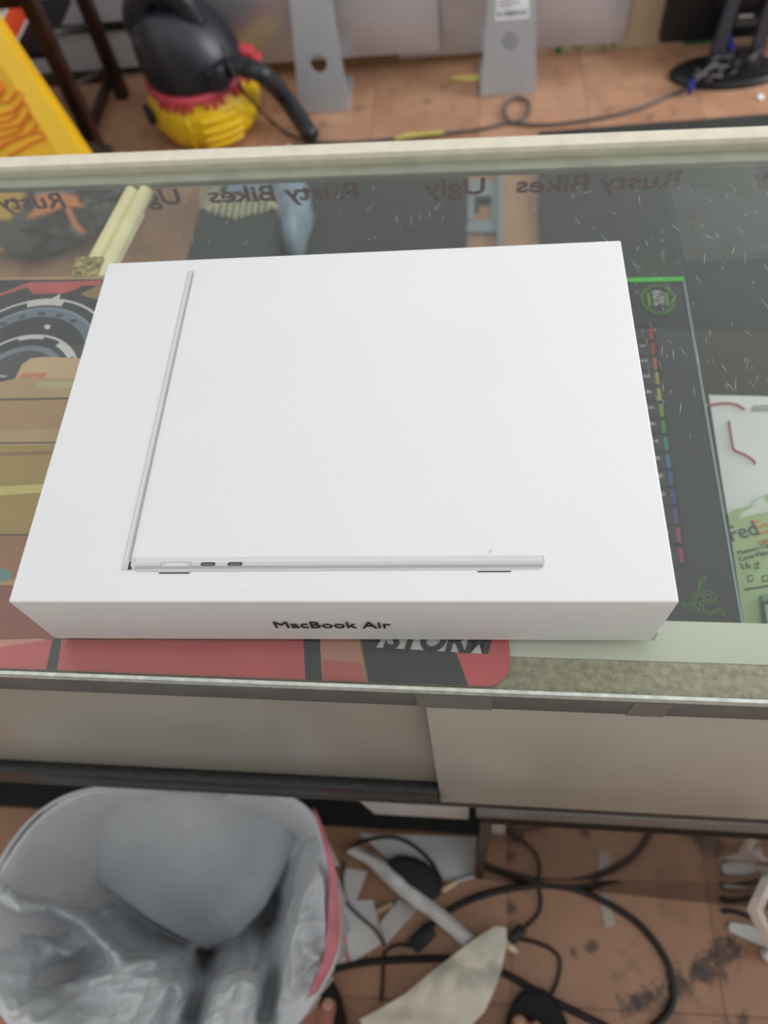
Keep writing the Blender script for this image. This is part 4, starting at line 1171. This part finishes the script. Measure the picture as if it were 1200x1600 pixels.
# big cream paper bag
def lift(x, y):
    p = at(700, 1530, 0); d = (Vector((x, y, 0)) - p).length
    return .030 * smooth(1 - d / .14) + .006
flat('paper_bag', [(566, 1590), (600, 1572), (637, 1550), (672, 1520), (707, 1493), (740, 1468), (773, 1447), (790, 1450), (792, 1472), (783, 1513), (770, 1548), (757, 1578), (735, 1600), (700, 1640), (590, 1650)], .006, M['creampaper'], 'large crumpled cream paper bag between the two sandalled feet', 'paper bag', amp=.034, res=.007, freq=13, seed=4, lift=lift)
flat('clear_tape', [(934, 1398), (950, 1400), (962, 1444), (946, 1450)], .0005, mat('cloudy_tape', (190, 180, 170), .3), 'piece of cloudy clear tape on the tiles inside the cable loop', 'tape', amp=.002, res=.02, freq=20, seed=6)
o = crumpled('white_wedge', xy([(1132, 1388), (1140, 1380), (1185, 1366), (1215, 1362), (1215, 1390), (1150, 1396), (1134, 1394)], .004), .002, M['white'], None, .004, .02, .006, 12, 2); tag(o, 'upper white plastic wedge at the right edge by the plinth', 'plastic piece')
o = crumpled('white_wedge', xy([(1137, 1448), (1141, 1441), (1170, 1446), (1215, 1466), (1215, 1488), (1170, 1470), (1140, 1456)], .004), .002, M['white'], None, .004, .02, .006, 12, 3); tag(o, 'lower white plastic wedge at the right edge on the tiles', 'plastic piece')
cr = thing('chrome_fitting', 'bent chrome metal fitting at the right edge above the white plastic wedges', 'fitting', tuple(at(1190, 1420, 0)))
segs = [(1206, 1340), (1190, 1372), (1176, 1402), (1168, 1420), (1180, 1446), (1192, 1470), (1206, 1490)]
bm = bmesh.new(); pv_ = None
zs = (.25, .235, .20, .165, .13, .09, .05)
for (x, y), z in zip(segs, zs):
    a = at(x, y, z); b = at(x + 24, y + 4, z + .01)
    cur = [bm.verts.new(q) for q in (a, a.lerp(b, .4) + Vector((0, 0, .010)), b)]
    if pv_:
        for k in (0, 1): bm.faces.new((pv_[k], pv_[k + 1], cur[k + 1], cur[k]))
    pv_ = cur
r = bmesh.ops.extrude_face_region(bm, geom=bm.faces[:])
for g in r['geom']:
    if isinstance(g, bmesh.types.BMVert): g.co.z -= .004
finish('bent_plate', bm, M['chrome'], cr)
tube('post', [at(1200, 1490, .05), Vector((at(1210, 1500, .0).x, at(1210, 1500, 0).y, .002))], .010, M['chrome'], cr, 10, 1)

# ------------------------------------------------------------------ the person standing at the counter: feet, legs and hips (the rest is behind the camera)
pe = thing('person', 'person in black sandals standing at the counter, bare toes showing', 'person', (.165, -.36, 0))
cap = bmesh.new()


def capsule(a, b, ra, rb, n=6):
    a, b = Vector(a), Vector(b)
    k = max(2, int((a - b).length / (min(ra, rb) * .5)))
    for i in range(k + 1):
        t = i / k; r = ra + (rb - ra) * t
        bmesh.ops.create_icosphere(cap, subdivisions=2, radius=r, matrix=Matrix.Translation(a.lerp(b, t)))


soles = []
for side, tip in ((-1, at(514, 1560, .035)), (1, at(811, 1586, .035))):   # side -1: left foot, big toe on its right
    bx_, by_ = tip.x, tip.y; s = -side          # s: direction of the big toe relative to the foot centre
    cx_ = bx_ - s * .030
    ang = .10 * side
    for k, (off, back, r, ln) in enumerate(((.0, .0, .0125, .045), (.0235, .003, .0085, .036), (.041, .010, .008, .032), (.056, .019, .0075, .028), (.069, .031, .007, .024))):
        x = bx_ - s * off; y = by_ - .010 - back
        capsule((x, y, .033), (x - s * .001, y - ln * .5, .037), r, r * .86)
        capsule((x - s * .001, y - ln * .5, .037), (x - s * .003, y - ln - .02, .042), r * .86, r * 1.2)
    hx = cx_ - s * .004 + side * .012; hy = by_ - .235
    for off in (-.004, -.022, -.042, -.060):
        capsule((bx_ + s * off, by_ - .070 - abs(off) * .35, .044), (hx + s * (off + .032) * .4, by_ - .15, .056), .017, .026)
    capsule((hx, by_ - .15, .058), (hx, hy, .052), .032, .033)
    capsule((hx, by_ - .15, .070), (hx, by_ - .20, .12), .030, .036)
    capsule((hx, hy, .050), (hx, by_ - .20, .12), .033, .036)
    kx = .165 + side * .105; ky = by_ - .175
    capsule((hx, by_ - .20, .11), (kx, ky - .02, .33), .036, .056)
    capsule((kx, ky - .02, .33), (kx, ky, .50), .056, .052)
    capsule((kx, ky, .50), (.165 + side * .095, ky - .03, .88), .058, .082)
    soles.append((side, bx_, by_, s, hx, hy))
capsule((.10, -.455, .90), (.23, -.455, .90), .105, .105)
capsule((.115, -.455, 1.0), (.215, -.455, 1.0), .10, .10)
me = bpy.data.meshes.new('body'); cap.to_mesh(me); cap.free()
tmp = bpy.data.objects.new('body_tmp', me); COL.objects.link(tmp)
rm = tmp.modifiers.new('r', 'REMESH'); rm.mode = 'VOXEL'; rm.voxel_size = .0035
sm_ = tmp.modifiers.new('s', 'SMOOTH'); sm_.iterations = 4; sm_.factor = .5
bpy.context.view_layer.update()
me2 = bpy.data.meshes.new_from_object(tmp.evaluated_get(bpy.context.evaluated_depsgraph_get()))
bpy.data.objects.remove(tmp)
bm = bmesh.new(); bm.from_mesh(me2); bpy.data.meshes.remove(me2)
body = finish('body', bm, M['skin'], pe, 'full')
for side, bx_, by_, s, hx, hy in soles:
    for k, (off, back, r) in enumerate(((.0, .0, .0125), (.0235, .003, .0085), (.041, .010, .008))):
        bm = bmesh.new(); bmesh.ops.create_icosphere(bm, subdivisions=2, radius=1, matrix=Matrix.Translation((bx_ - s * off, by_ - .010 - back + r * .25, .033 + r * .80)) @ Matrix.Rotation(-.5, 4, 'X') @ Matrix.Diagonal((r * .62, r * .72, r * .22, 1)))
        finish('toenail', bm, M['nail'], pe, 'full')
    ol_ = []
    for k in range(40):
        a = 2 * PI * k / 40
        yy = math.sin(a); xx = math.cos(a)
        y = (by_ - .105) + yy * .158 * (1 if yy < 0 else .88); wdt = .058 if yy > -.2 else .050
        x = (bx_ - s * .026) + xx * wdt * (abs(xx) ** -.12 if abs(xx) > .05 else 1) + (hx - (bx_ - s * .026)) * max(0, -yy)
        ol_.append((x, y))
    so = prism('sandal', ol_, 0, .022, M['foam'], pe, .006)
    bm = bmesh.new(); pv_ = None
    for yb, zr in ((by_ - .062, .0), (by_ - .085, .004), (by_ - .115, .010), (by_ - .13, .012)):
        cur = [bm.verts.new(((bx_ - s * .030) + .060 * math.cos(PI * k / 14), yb - .02 * abs(math.cos(PI * k / 14)), .016 + (.052 + zr) * math.sin(PI * k / 14) ** .7)) for k in range(15)]
        if pv_:
            for k in range(14): bm.faces.new((pv_[k], pv_[k + 1], cur[k + 1], cur[k]))
        pv_ = cur
    finish('strap', bm, M['foam'], so, 'full')
    kx = .165 + side * .105
    lathe('trouser_leg', [(.082, .52), (.090, .60), (.098, .78), (.100, .90), (.02, .93)], (kx, by_ * 0 + -.425, 0), M['shorts'], pe, 28)
bm = bmesh.new(); add_lathe(bm, [(.115, .80), (.128, .88), (.125, 1.0), (.12, 1.10), (.05, 1.11)], (0, 0, 0), 32); bm.transform(Matrix.Translation((.165, -.455, 0)) @ Matrix.Diagonal((1.5, 1, 1, 1)))
finish('shorts', bm, M['shorts'], pe, 'full')
